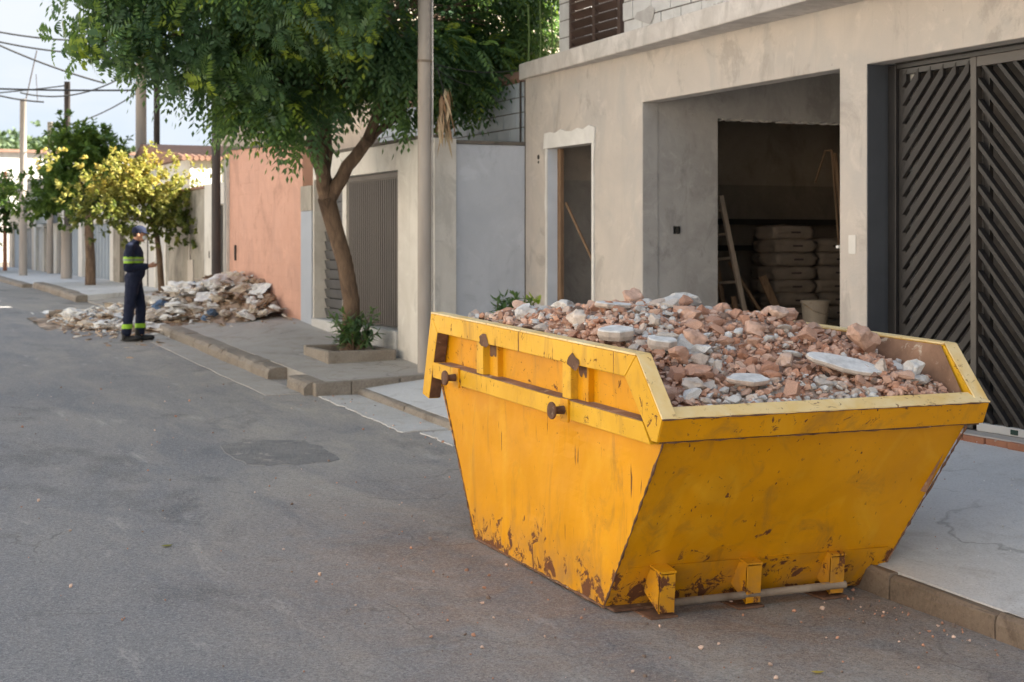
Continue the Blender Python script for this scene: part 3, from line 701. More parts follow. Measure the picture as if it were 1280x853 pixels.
# rusted inside faces
q = MB(); q.add([S3(5.788, 6.71, 1.0), S3(5.788, 9.7, 1.0), S3(5.812, 9.7, 1.428), S3(5.812, 6.87, 1.428), S3(5.800, 6.67, 1.165), S3(5.69, 6.85, .6), S3(5.69, 9.5, .6)], [(0, 1, 2, 3, 4), (0, 5, 6, 1)])
q.add([S3(3.93, 6.74, 1.17), S3(3.93, 6.89, 1.428), S3(3.93, 9.7, 1.428), S3(3.93, 9.7, .9), S3(3.94, 6.85, .9)], [(0, 1, 2, 3, 4)])
q.add([S3(3.93, 6.85, .8), S3(5.80, 6.83, .8), S3(5.82, 6.70, 1.165), S3(3.90, 6.71, 1.165)], [(0, 1, 2, 3)])
q.add([S3(3.93, 9.7, .8), S3(5.80, 9.7, .8), S3(5.82, 9.715, 1.39), S3(3.90, 9.715, 1.39)], [(3, 2, 1, 0)])
part('inner_lining', q, M['inner_rust'], skip)

# ------------------------------------------------------------------ RUBBLE in the skip
def sm(t): t = max(0, min(1, t)); return t * t * (3 - 2 * t)
def heap(x, y):
    u = (x - 3.9) / 1.92; v = (y - 6.68) / 3.05
    base = 1.165 + .05 * sm(v / .08) + .26 * sm(v / .42) - .06 * sm((v - .75) / .25)
    base += .10 * math.exp(-((u - .38) / .25) ** 2 - ((v - .5) / .22) ** 2)
    base += .05 * math.exp(-((u - .7) / .2) ** 2 - ((v - .42) / .2) ** 2)
    base -= .07 * sm((u - .72) / .28)
    base -= .10 * sm((.16 - u) / .16) * (1 - sm((v - .45) / .3)) + .03 * sm((.10 - u) / .1)
    base -= .15 * sm((u - .5) / .3) * sm((v - .35) / .25)
    base += .07 * sm((u - .6) / .3) * (1 - sm(v / .4))
    return base + .035 * mnoise.noise(Vector((x * 2.6, y * 2.6, 0))) + .02 * mnoise.noise(Vector((x * 7, y * 7, 4)))
mb = MB(); nx, ny = 60, 90
for j in range(ny + 1):
    for i in range(nx + 1):
        x = 3.93 + 1.86 * i / nx; y = 6.70 + 2.99 * j / ny
        mb.v.append(S3(x, y, heap(x, y) - .03 + .015 * mnoise.noise(Vector((x * 22, y * 22, 0)))))
for j in range(ny):
    for i in range(nx):
        a = j * (nx + 1) + i; mb.f.append((a, a + 1, a + nx + 2, a + nx + 1))
        c = mnoise.noise(Vector((i * .09, j * .09, 2.2))); mb.t.append(min(1, max(0, .36 + .5 * c + rnd.uniform(-.1, .1))))
r2 = random.Random(11)
def tone_at(x, y, r2):
    c = mnoise.noise(Vector((x * 1.9, y * 1.9, 7)))
    u = r2.random()
    if u < .05: return r2.uniform(.9, 1)
    if u < .11: return r2.uniform(.0, .12)
    return (r2.uniform(.15, .52) if c + r2.uniform(-.35, .35) > -.16 else r2.uniform(.52, .86))
for _ in range(6500):
    x = r2.uniform(3.93, 5.78); y = 6.70 + 2.95 * r2.random() ** 1.25
    s = .009 + .034 * r2.random() ** 1.9
    scatter(mb, r2.randrange(8), S3(x, y, heap(x, y) - .018 + s * .45), s, tone_at(x, y, r2), r2, (1, r2.uniform(.6, 1), r2.uniform(.5, 1)))
o = solo('rubble_heap', mb, M['rubble'], 'heap of small brick and mortar debris filling the yellow skip', 'rubble', tone=True)
o['kind'] = 'stuff'
# the pieces one can pick out
RK = {}
def rock_mesh(k, tone):
    key = (k, round(tone, 1))
    if key not in RK:
        q = MB(); q.add(ROCKS[k][0], ROCKS[k][1], tone); RK[key] = q.mesh('rubble_chunk', M['rubble'], tone=True)
    return RK[key]
r2 = random.Random(23); placed = 0; spots = []
while placed < 290:
    x = r2.uniform(3.97, 5.74); y = 6.76 + 2.85 * r2.random() ** 1.3
    s = .034 + .055 * r2.random() ** 1.6
    if any((x - a) ** 2 + (y - b) ** 2 < (s + c) ** 2 * .45 for a, b, c in spots): continue
    if x - s < 3.93 or x + s > 5.80 or y - s < 6.70: continue
    spots.append((x, y, s)); t = tone_at(x, y, r2)
    o = link('rubble_chunk', rock_mesh(8 + r2.randrange(10), t), None, S3(x, y, heap(x, y) - .012 + s * .32))
    o.scale = (s, s * r2.uniform(.65, 1), s * r2.uniform(.5, .9)); o.rotation_euler = (r2.uniform(-.5, .5), r2.uniform(-.5, .5), r2.uniform(0, 6.3))
    kind = 'dark brown' if t < .13 else 'reddish brick' if t < .52 else 'grey mortar' if t < .88 else 'whitish plaster'
    zx = 'near the long rim' if x < 4.5 else 'in the middle' if x < 5.2 else 'near the far side'
    zy = 'behind the front rim' if y < 7.25 else 'halfway up the heap' if y < 8.0 else 'on the crest' if y < 8.8 else 'on the far shoulder'
    sz = 'small' if s < .045 else 'medium' if s < .065 else 'large'
    tag(o, '%s %s chunk %s, %s' % (sz, kind, zy, zx), 'rubble chunk', '%s %s chunks in the skip %s %s' % (sz, kind, zy, zx))
    placed += 1
def chunk(k, x, y, dh, sx, sy, sz, rot, tone, label):
    q = MB(); vs, fs = rock(200 + k, 15, 3, 1.0, .09)
    q.add([(v.x * sx, v.y * sy, v.z * sz) for v in vs], fs, tone)
    o = link('rubble_chunk', q.mesh('rubble_chunk', M['rubble'], tone=True), None, S3(x, y, heap(x, y) + dh)); o.rotation_euler = rot
    return tag(o, label, 'rubble chunk')
def plaque(k, x, y, dh, sx, sy, sz, rot, tone, label):
    """flat broken slab of plaster: convex ragged outline, bevelled edge"""
    rr = random.Random(k); n = 15; q = MB()
    ang = [2 * math.pi * i / n + rr.uniform(-.12, .12) for i in range(n)]; rad = [rr.uniform(.86, 1.08) for _ in range(n)]
    for z, f in ((-1, .90), (-.2, 1.0), (.75, .985), (1, .93)):
        for a, r_ in zip(ang, rad): q.v.append((math.cos(a) * r_ * sx * f, math.sin(a) * r_ * sy * f, z * sz))
    q.v.append((0, 0, sz * 1.05)); q.v.append((0, 0, -sz))
    for l in range(3):
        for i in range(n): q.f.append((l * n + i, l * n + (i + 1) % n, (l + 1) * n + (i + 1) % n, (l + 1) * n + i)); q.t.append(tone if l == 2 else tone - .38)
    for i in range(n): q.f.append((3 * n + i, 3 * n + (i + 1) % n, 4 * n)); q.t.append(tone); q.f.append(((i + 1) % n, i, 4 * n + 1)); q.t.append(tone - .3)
    o = link('plaster_slab', q.mesh('plaster_slab', M['rubble'], tone=True), None, S3(x, y, heap(x, y) + dh)); o.rotation_euler = rot
    return tag(o, label, 'plaster slab')
chunk(1, 5.60, 7.30, .07, .145, .11, .10, (.1, .25, .5), .42, 'largest terracotta brick lump, beside the far rusty wall of the skip')
chunk(2, 5.45, 7.9, .03, .13, .09, .075, (0, 0, 1.2), .36, 'crumpled reddish rubble lump below the white bucket')
chunk(3, 4.95, 8.30, .02, .15, .11, .075, (0, .1, .3), .82, 'big pale grey mortar boulder on the crest of the rubble heap')
chunk(4, 4.72, 8.50, .045, .085, .08, .085, (0, 0, .3), .44, 'pointed terracotta chunk at the very top of the heap')
chunk(5, 5.22, 8.72, .04, .09, .08, .07, (0, 0, .9), .34, 'round brick lump on the heap in front of the timber ladder')
chunk(6, 4.52, 7.45, .045, .105, .085, .075, (.2, 0, .6), .40, 'blocky orange brick piece right of the two round plaster slabs')
chunk(7, 4.30, 7.05, .03, .13, .07, .05, (0, .1, .2), .28, 'long orange clay shard just inside the near sloping rim')
chunk(8, 5.64, 6.90, .05, .07, .075, .085, (.2, .2, .2), .88, 'pale grey upright stone near the right inner corner of the skip')
chunk(9, 5.66, 6.86, .02, .12, .07, .045, (0, 0, .2), .80, 'low grey lump against the front rim at the right corner')
chunk(10, 4.95, 7.15, .03, .10, .08, .055, (0, 0, .8), .50, 'brown dusty lump beside the oval white slab')
chunk(11, 4.20, 6.90, .03, .085, .07, .05, (0, .2, .4), .60, 'pale beige rubble lump in the near left corner of the skip')
chunk(12, 4.70, 8.9, .0, .12, .1, .06, (0, 0, .4), .75, 'grey crest stone behind the pointed terracotta chunk')
chunk(13, 4.35, 8.75, .03, .14, .09, .05, (0, 0, 1.4), .80, 'wide pale mortar lump on the left shoulder of the heap')
for kk, (hx, hy, ht, hs, lab) in enumerate((
    (4.06, 7.02, .46, .075, 'pinkish lump wedged at the foot of the near sloping rim'),
    (4.35, 7.28, .34, .085, 'ribbed orange shard between the sloping rim and the blocky brick piece'),
    (4.75, 7.0, .22, .06, 'dark terracotta lump right of the oval white slab'),
    (5.0, 7.55, .44, .08, 'rounded pink boulder left of the long tilted slab'),
    (4.75, 7.85, .40, .085, 'dusty pink lump in the centre of the load'),
    (5.3, 7.75, .50, .075, 'dusty brown chunk just above the long tilted slab'),
    (4.15, 8.15, .62, .09, 'grey brown boulder behind the round plaster slabs'),
    (4.05, 8.75, .75, .075, 'pale stone poking above the far part of the long rim'),
    (4.25, 9.15, .48, .08, 'pinkish lump at the far left end of the load'),
    (5.45, 6.95, .60, .06, 'beige lump low behind the front rim near the right'),
    (4.9, 8.65, .68, .085, 'pale boulder on the crest left of the brick lump by the ladder'),
    (5.1, 8.1, .36, .075, 'reddish boulder below the crest in front of the store room'))):
    chunk(40 + kk, hx, hy, .02, hs * 1.3, hs, hs * .8, (.2 * (kk % 3), .15 * (kk % 2), kk * .8), ht, lab)
plaque(1, 4.12, 7.62, .055, .115, .10, .03, (.12, -.06, .2), .98, 'round whitish plaster slab, nearest the long yellow rim')
plaque(2, 4.30, 7.42, .04, .105, .09, .028, (.16, -.04, .5), .99, 'second round whitish plaster slab, right of the first')
plaque(3, 4.55, 6.93, .035, .135, .075, .015, (.25, .02, .05), .93, 'oval grey white slab lying behind the front rim')
plaque(4, 5.24, 6.99, .055, .23, .10, .016, (.35, .22, -.35), .99, 'long tilted white slab reaching toward the right side')
plaque(5, 4.42, 8.2, .015, .15, .09, .016, (.1, .05, .3), .97, 'wide white flake on the heap behind the round slabs')

# ------------------------------------------------------------------ UNFINISHED HOUSE
XF = 7.92
house = thing('unfinished_house', (XF, 12, .7), 'unfinished grey cement rendered house with open carport and bare upper floor', 'house')
# ground-floor street wall: door, carport opening, gate opening
GT = 3.73
YS = [-9, 4.2, 10.28, 10.65, 14.07, 15.20, 16.36, 17.0]
ZS = [.3, .80, 3.37, GT, 4.27]
def front(cx, cy, cz):
    if inr(cy, 4.2, 10.28) and inr(cz, .8, GT): return False
    if inr(cy, 10.65, 14.07) and cz > .8 and cz < GT: return False
    if inr(cy, 15.2, 16.36) and inr(cz, .8, 3.37): return False
    return True
part('front_wall', solid([XF, XF + .18], YS, ZS, front), M['render'], house, bev=.010)
# carport side wall with the store-room opening
def sidew(cx, cy, cz):
    return not (inr(cx, 8.86, 11.2) and cz < 3.59)
part('carport_side_wall', solid([XF + .183, 8.86, 11.2, 12.6], [14.07, 14.22], [.80, 3.59, 4.2], sidew), M['render_grey'], house, bev=.008)
q = MB(); q.box(XF + .002, XF + .183, 14.060, 14.068, .82, 3.728); part('reveal_render', q, M['render_grey'], house)
# socket recess in the side wall
q = MB(); q.box(8.30, 8.37, 14.06, 14.069, 2.34, 2.42); part('socket_box', q, M['dark_in'], house)
q = MB(); rr = random.Random(3)
for k in range(9): q.box(8.30 + (.0 if k % 2 else .065), 8.31 + (.0 if k % 2 else .065), 14.055, 14.06, 2.34, 2.42)
part('socket_rim', q, M['render'], house)
# broken edge plaster lumps along the opening lintel
for i in range(14):
    q = MB(); x = 8.9 + i * .155 + rnd.uniform(-.04, .04); q.box(x, x + rnd.uniform(.04, .12), 14.06, 14.2, 3.575, 3.592); part('plaster_lump', q, M['slab'], house, bev=.003)
q = MB(); q.box(8.845, 8.86, 14.05, 14.075, 1.02, 1.30); q.box(8.75, 8.80, 14.06, 14.071, 1.0, 1.25); part('broken_plaster', q, M['mortar'], house, bev=.004)
# store room shell
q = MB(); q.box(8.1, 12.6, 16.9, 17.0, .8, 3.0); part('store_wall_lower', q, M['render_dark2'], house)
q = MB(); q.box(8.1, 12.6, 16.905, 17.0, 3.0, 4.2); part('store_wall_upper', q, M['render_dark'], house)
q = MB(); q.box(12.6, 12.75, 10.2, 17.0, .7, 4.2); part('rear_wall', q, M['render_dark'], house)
q = MB(); q.box(8.10, 12.6, 10.47, 16.9, .60, .82); part('floor_slab', q, M['render_grey'], house)
q = MB(); q.box(8.10, 12.6, 10.47, 16.9, 4.15, 4.2); part('ceiling_slab', q, M['render_grey'], house)
# dividing wall beside the gate and the garage behind the gate
q = MB(); q.box(8.36, 12.6, 10.30, 10.46, .6, 4.2); part('dividing_wall', q, M['render_grey'], house)
q = MB(); q.box(XF + .183, 8.34, 10.277, 10.64, .78, 3.74); part('gate_pillar', q, M['dark_reveal'], house, bev=.004)
q = MB(); q.box(8.36, 12.6, 4.0, 10.3, .60, .79); part('garage_floor', q, M['render_grey'], house)
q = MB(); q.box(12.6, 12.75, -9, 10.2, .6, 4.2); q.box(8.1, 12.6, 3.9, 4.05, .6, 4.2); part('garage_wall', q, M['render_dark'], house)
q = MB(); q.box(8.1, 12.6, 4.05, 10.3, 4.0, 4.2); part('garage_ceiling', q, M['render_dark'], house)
# dark reveal plate, and a white strip for light seen between the slats
q = MB(); q.box(XF + .002, XF + .184, 10.268, 10.277, .80, 3.728); part('painted_reveal', q, M['dark_reveal'], house)
q = MB(); q.box(8.19, 8.21, 9.99, 10.06, .8, 3.7); part('slat_light_strip', q, M['white_trim'], house)
# first-floor slab: projects more and more towards the right
def sl(y): return 7.86 - .46 * (17.1 - y) / 7.5
q = MB(); q.hexa([(7.895, 17.14, 4.262), (12.7, 17.14, 4.262), (12.7, 1.0, 4.262), (sl(1.0), 1.0, 4.262)][::-1], [(7.895, 17.14, 4.46), (12.7, 17.14, 4.46), (12.7, 1.0, 4.46), (sl(1.0), 1.0, 4.46)][::-1])
part('floor_edge_slab', q, M['slab'], house, bev=.012)
# upper floor wall: mortar core and individual blocks proud of it, with window opening
UW = 8.02
def upw(cx, cy, cz): return not (inr(cy, 14.66, 15.92) and inr(cz, 4.46, 6.3))
part('upper_wall', solid([UW, UW + .16], [-9, 14.66, 15.92, 16.25], [4.46, 6.3, 8.0], upw), M['mortar'], house)
q = MB(); q.box(UW + .16, 12.7, 16.1, 16.25, 4.46, 8.0); q.box(12.6, 12.75, -9, 16.1, 4.46, 8.0); q.box(UW, 12.75, -9.1, -9, .5, 8.0)
part('upper_side_wall', q, M['block_white'], house)
rr = random.Random(4)
for r_ in range(7):
    z = 4.468 + r_ * .205; y = 16.24 - (.2 if r_ % 2 else 0); first = True
    while y > 9.5:
        ln = .39
        y1 = y; y0 = y - ln
        if first and r_ % 2: y1 = 16.24
        first = False
        segs = [(y0, y1)]
        if y1 > 14.66 and y0 < 15.92:
            segs = []
            if y1 > 15.92 + .05: segs.append((15.925, y1))
            if y0 < 14.66 - .05: segs.append((y0, 14.655))
        for a, b in segs:
            q = MB(); d = rr.uniform(.008, .016); q.box(UW - d, UW - .0005, a, b, z, z + .193)
            part('block', q, M['block_white'], house, bev=.004)
        y = y0 - .012
# smeared mortar patches
for i in range(12):
    q = MB(); y = rr.uniform(9.8, 14.5); z = rr.uniform(4.5, 4.85); n = 10
    ring = [(y + math.cos(6.283 * k / n) * rr.uniform(.1, .32), z + math.sin(6.283 * k / n) * rr.uniform(.03, .12)) for k in range(n)]
    q.add([(UW - .0185 - .0006 * i, a, max(b, 4.47)) for a, b in ring], [tuple(range(n))[::-1]]); part('mortar_smear', q, M['render_grey'], house)
# louvred shutter of the window
fr = thing('louvred_shutter', (8.0, 15.3, 4.46), 'dark brown louvred window shutter above the slab, two leaves', 'shutter')
def fbox(y0, y1, z0, z1, x0=7.975, x1=8.03, nm='frame', m='louvre', rot=None):
    q = MB(); q.box(x0, x1, y0, y1, z0, z1); return part(nm, q, M[m], fr, bev=.004)
fbox(14.67, 14.73, 4.465, 6.28); fbox(15.85, 15.91, 4.465, 6.28); fbox(15.26, 15.33, 4.54, 6.2); fbox(14.73, 15.85, 4.465, 4.53, nm='bottom_rail'); fbox(14.73, 15.85, 6.21, 6.28, nm='top_rail')
for a, b in ((14.735, 15.255), (15.335, 15.845)):
    z = 4.57
    while z < 6.18:
        q = MB(); m = Matrix.Translation((8.0, 0, z)) @ Matrix.Rotation(R(38), 4, 'Y'); q.box(-.052, .052, a, b, -.008, .008, m)
        part('slat', q, M['louvre'], fr); z += .105
# bright sun-lit back wall of the bare room is simply open sky behind the slats
# door trim: white plaster head and reveals, timber jamb
q = MB(); rr = random.Random(8); n = 9
top_ = [(15.12 + 1.30 * k / n, 3.55 + rr.uniform(-.02, .025)) for k in range(n + 1)]
q.prism_x([(16.45, 3.37)] + top_[::-1] + [(15.14, 3.37)], XF - .022, XF - .002); part('door_head_trim', q, M['white_trim'], house)
for yy, dr in ((16.36, 1), (15.2, -1)):
    pts_ = [(yy, .8), (yy, 3.368)] ; outer = [(yy + dr * (.045 + rr.uniform(-.018, .02)), 3.368 - 2.568 * k / 12) for k in range(13)]
    poly = pts_ + outer
    q = MB(); q.prism_x(poly if dr > 0 else poly[::-1], XF - .018, XF - .002); part('door_side_trim', q, M['white_trim'], house)
q = MB(); q.box(XF - .001, XF + .182, 16.357, 16.3595, .8, 3.368); part('door_reveal', q, M['trim_reveal'], house)
q = MB(); q.box(XF + .12, XF + .17, 16.27, 16.35, .8, 3.365); part('timber_jamb', q, M['wood'], house, bev=.004)
prop = MB(); prop.tube([(8.14, 15.30, 1.72), (8.12, 16.28, 2.72)], .016, 8)
solo('timber_prop', prop, M['wood'], 'thin brown timber batten leaning diagonally inside the narrow doorway', 'batten')
q = MB(); q.box(8.80, 8.86, 14.225, 16.895, .82, 4.14); part('passage_wall', q, M['render_grey'], house)
q = MB(); q.box(8.105, 8.795, 16.885, 16.898, .82, 3.02); part('brightened_dado', q, M['render_grey'], house)  # this and the next: paler overlays brightening the poorly lit store wall
q = MB(); q.box(8.105, 8.795, 16.890, 16.898, 3.02, 4.14); part('brightened_upper', q, M['render'], house)
# little hole near the door head + switch on pillar
q = MB(); q.tube([(XF - .004, 16.62, 3.28), (XF + .003, 16.62, 3.28)], .03, 12); part('wall_hole', q, M['dark_in'], house)
q = MB(); q.tube([(XF - .004, 16.62, 3.22), (XF + .003, 16.62, 3.22)], .018, 12); part('wall_hole', q, M['dark_in'], house)
q = MB(); q.box(XF - .006, XF - .001, 10.42, 10.52, 2.15, 2.31); part('switch_plate', q, M['white_wall'], house, bev=.003)
q = MB(); q.tube([(XF - .02, 10.66, 2.21), (XF + .01, 10.66, 2.21)], .014, 10); part('peg', q, M['white_trim'], house)
# rebar and conduit at the slab corner
for i, (x, y, z0, z1) in enumerate(((8.0, 17.08, 4.46, 5.2), (8.16, 17.08, 4.46, 5.25), (8.32, 17.08, 4.46, 5.2))):
    q = MB(); q.tube([(x, y, z0), (x + .01, y, (z0 + z1) / 2), (x, y + .01, z1)], .012, 6); part('rebar', q, mat('green_bar_%d' % i, (.13, .19, .06), (.09, .13, .04), 4), house)

# black chevron gate
gate = thing('chevron_gate', (8.14, 8.4, .8), 'black metal double gate with chevron slats and bronze frame', 'gate')
GX = 8.13
def gb(nm, y0, y1, z0, z1, m='dark_metal', x0=GX, x1=GX + .05):
    q = MB(); q.box(x0, x1, y0, y1, z0, z1); return part(nm, q, M[m], gate, bev=.004)
GZ0, GZ1 = .86, 3.62
gb('outer_post', 10.17, 10.27, .80, 3.72); gb('outer_post', 10.08, 10.165, .80, 3.70, x0=GX + .03, x1=GX + .08)
gb('stile', 9.17, 9.235, GZ0, 3.68, 'bronze_metal', GX - .03, GX + .03); gb('stile', 9.10, 9.165, GZ0, GZ1, x0=GX + .04, x1=GX + .08)
gb('top_rail', 9.24, 10.08, 3.63, 3.68); gb('top_rail', 7.0, 9.168, 3.60, 3.68, 'bronze_metal', GX - .028, GX + .028)
gb('bottom_rail', 5.0, 9.168, .80, .862, 'white_gate', GX - .028, GX + .028); gb('bottom_rail', 9.24, 10.08, .80, .86)
gb('header', 4.3, 10.16, 3.685, 3.725)
def clip(y0, y1, z0, z1, c, sgn):
    """ends of the 45 degree line z = c + sgn*(y - y0) clipped to a leaf"""
    ya, yb = y0, y1; za, zb = c, c + sgn * (y1 - y0)
    def yat(z): return y0 + (z - c) / sgn
    lo, hi = sorted((yat(z0), yat(z1)))
    a, b = max(y0, lo), min(y1, hi)
    return (a, b) if b - a > .03 else None
def slats(y0, y1, sgn, pitch, wd, m, x0, x1):
    c = GZ0 - (y1 - y0) * 1.0 if sgn > 0 else GZ0
    c0 = c - .5
    while c0 < GZ1 + (y1 - y0) + .5:
        r_ = clip(y0, y1, GZ0, GZ1, c0, sgn)
        if r_:
            a, b = r_; za, zb = c0 + sgn * (a - y0), c0 + sgn * (b - y0); hw = wd * .7071
            q = MB(); q.prism_x([(a, za - hw), (b, zb - hw), (b, zb + hw), (a, za + hw)], x0, x1)
            part('slat', q, M[m], gate, bev=.003)
        c0 += pitch
# left leaf climbs to the right (towards smaller y), right leaf falls
slats(9.24, 10.08, -1, .150, .064, 'slat_metal', GX - .005, GX + .03)
slats(5.2, 9.16, 1, .165, .036, 'slat_metal', GX - .02, GX + .03)
# back sheet strips of the right leaf

q = MB(); q.box(GX - .032, GX + .01, 8.72, 8.80, .812, .85); part('latch', q, mat('dark_green_latch', (.03, .06, .05)), gate, bev=.004)
# brick threshold below the gate
thr = MB(); thr.box(7.93, 8.36, 4.3, 10.25, .60, .735)
tho = solo('gate_threshold', thr, M['kerb'], 'threshold of reddish bricks under the black gate', 'threshold')
y = 4.35
while y < 10.2:
    q = MB(); dz = rnd.uniform(-.006, .006); q.box(7.90 + rnd.uniform(-.012, .008), 8.12, y, y + .225, .738, .794 + dz); part('brick', q, M['brick'], tho, bev=.006); y += .237

# ---- things in the store room
def sack_mesh(seed):
    rr = random.Random(seed); bm = bmesh.new(); bmesh.ops.create_cube(bm, size=1)
    bmesh.ops.subdivide_edges(bm, edges=bm.edges[:], cuts=7, use_grid_fill=True)
    for v in bm.verts:
        p = v.co * 2; x, y_, z = p
        pil = (1 - abs(x) ** 6 * .22) * (1 - abs(y_) ** 6 * .25)
        v.co = Vector((x * .30 * (1 - .05 * z * z), y_ * .20 * (1 - .06 * z * z), z * .092 * pil))
        v.co += Vector((mnoise.noise(p * 1.7 + Vector((seed, 0, 0))) * .03, mnoise.noise(p * 1.9 + Vector((0, seed, 0))) * .022, mnoise.noise(p * 2.6 + Vector((0, 0, seed))) * .022))
    me = bpy.data.meshes.new('sack'); bm.to_mesh(me); bm.free(); me.materials.append(M['sack'])
    me.polygons.foreach_set('use_smooth', [True] * len(me.polygons)); return me
SM = [sack_mesh(s) for s in range(4)]
ordn = ['topmost', 'second', 'third', 'fourth', 'fifth', 'sixth', 'seventh', 'eighth', 'ninth', 'tenth']
def stack(x, y, n, what, z0=.82):
    for k in range(n):
        lab = ('topmost paper cement sack of ' if k == n - 1 else 'paper cement sack, %s from the top of ' % ordn[n - 1 - k]) + what
        o = link('cement_sack', SM[k % 4], None, (x + rnd.uniform(-.035, .035), y + rnd.uniform(-.03, .03), z0 + .088 + k * .162))
        o.rotation_euler.z = rnd.uniform(-.06, .06) + (math.pi if k % 2 else 0); tag(o, lab, 'cement sack', 'cement sacks in the store room')
        q = MB(); q.box(-.07, .07, -.222, -.221, -.010, .012)
        pr_ = link('print', q.mesh('print', M['sack_print']), o)
        if k % 2: pr_.rotation_euler.z = math.pi
stack(10.62, 15.30, 10, 'the taller stack in the store room')
stack(10.88, 15.82, 9, 'the shadowed stack behind the taller one')
stack(11.26, 15.35, 9, 'the shorter stack beside the bucket')
def bucket(x, y, z):
    b = thing('bucket', (x, y, z), 'dirty white plastic bucket at the store room opening', 'bucket')
    q = MB(); q.lathe([(.001, .004), (.13, .004), (.135, 0), (.155, .30), (.168, .302), (.170, .33), (.160, .335), (.150, .33), (.128, .02), (.001, .018)], (x, y, z), 32); part('body', q, M['bucket'], b, smooth=False)
    q = MB(); q.tube([(x - .165, y, z + .30), (x - .12, y - .13, z + .22), (x, y - .185, z + .18), (x + .12, y - .13, z + .22), (x + .165, y, z + .30)], .004, 6); part('handle', q, M['pipe'], b)
bucket(10.37, 14.40, 1.25)
q = MB(); q.box(10.05, 10.75, 14.23, 14.62, .822, 1.248); solo('mortar_box', q, M['wood'], 'low timber box under the white bucket', 'box', bev=.006)
q = MB(); q.box(10.1, 10.6, 14.25, 14.55, .822, .90)
# timber ladder
lad = thing('timber_ladder', (9.2, 14.75, .82), 'weathered timber ladder leaning inside the store room opening', 'ladder')
def rail(a, b, wd, dp):
    a, b = Vector(a), Vector(b); d = (b - a).normalized(); s_ = d.cross(Vector((0, 1, 0))).normalized() * wd; t_ = Vector((0, 1, 0)) * dp
    q = MB(); q.hexa([a - s_ - t_, a + s_ - t_, a + s_ + t_, a - s_ + t_], [b - s_ - t_, b + s_ - t_, b + s_ + t_, b - s_ + t_]); return q
A0, A1 = (9.70, 14.60, .82), (9.30, 14.72, 2.78); B0, B1 = (9.68, 15.05, .82), (9.28, 15.0, 2.74)
part('rail', rail(A0, A1, .028, .022), M['wood_pale'], lad, bev=.004); part('rail', rail(B0, B1, .028, .022), M['wood'], lad, bev=.004)
for k in range(7):
    t = .08 + .14 * k; a = Vector(A0).lerp(Vector(A1), t); b = Vector(B0).lerp(Vector(B1), t)
    q = MB(); q.tube([a, b], .018, 8); part('rung', q, M['wood_pale'], lad)
q = rail((10.30, 14.7, .82), (9.50, 14.85, 2.02), .016, .012); solo('leaning_batten', q, M['wood'], 'thin dark batten leaning to the left between ladder and sacks', 'batten')
q = rail((10.42, 14.75, .82), (10.05, 15.0, 1.85), .05, .012); solo('leaning_plank', q, M['wood'], 'wide grey plank leaning against the front of the tall sack stack', 'plank')
q = rail((9.46, 14.45, .82), (9.33, 14.5, 1.64), .03, .012); solo('short_offcut', q, M['wood'], 'short timber offcut at the foot of the ladder', 'plank')
sh = thing('store_shelf', (9.4, 16.75, 1.2), 'dark shelf with two boards on the back wall of the store room', 'shelf')
for z in (2.14, 2.48):
    q = MB(); q.box(10.3, 12.3, 16.6, 16.895, z, z + .07); part('board', q, M['dark_in'], sh)
q = MB()
pts_ = []
for k in range(15):
    t = k / 14; pts_.append((10.86 + .10 * t, 14.75, 3.33 - 1.1 * t))
q.tube(pts_, .014, 8)
q.tube([(10.66, 14.8, 2.95), (10.72, 14.8, 3.12), (10.80, 14.8, 3.33), (10.86, 14.75, 3.33)], .012, 8)
q.tube([(10.90, 14.75, 3.30), (10.99, 14.7, 2.4), (11.02, 14.7, .85)], .03, 8)
solo('hanging_hose', q, M['wood'], 'brown hose looped over a hook at the right of the store room', 'hose', smooth=True)

# ------------------------------------------------------------------ NEIGHBOUR: grey side wall, block wall, rear houses
q = MB(); q.box(6.705, 7.915, 17.002, 17.16, .5, 3.44)
gw = solo('grey_boundary_wall', q, M['blue_grey_wall'], 'smooth blue grey boundary wall standing between the pole and the unfinished house', 'wall', bev=.006)
q = MB(); q.box(6.69, 7.915, 16.985, 17.18, 3.442, 3.485); part('coping', q, M['coping'], gw, bev=.006)
bw = thing('block_wall', (8.0, 19, .8), 'pale blue grey concrete block wall with tile coping behind the grey wall', 'wall')
q = MB(); q.box(7.99, 8.12, 17.17, 22.9, .8, 4.27); part('core', q, M['mortar'], bw)
rr = random.Random(9)
for r_ in range(6):
    z = 3.12 + r_ * .19; y = 17.18 + (.2 if r_ % 2 else 0)
    if r_ % 2:
        q = MB(); q.box(7.975, 7.99, 17.18, 17.37, z, z + .176); part('block', q, M['block_blue'], bw, bev=.003)
    while y < 22.5:
        q = MB(); q.box(7.975 - rr.uniform(0, .004), 7.989, y, y + .385, z, z + .176); part('block', q, M['block_blue'], bw, bev=.003); y += .397
y = 17.18
while y < 22.8:
    q = MB(); q.tube([(8.055, y, 4.30), (8.055, y + .34, 4.315)], [.085, .10], 12); part('tile', q, M['roof_tile'], bw); y += .30
q = MB(); q.tube([(7.955, 17.22, 3.5), (7.955, 17.22, 4.26)], .012, 6); part('conduit', q, M['dark_pole'], bw)

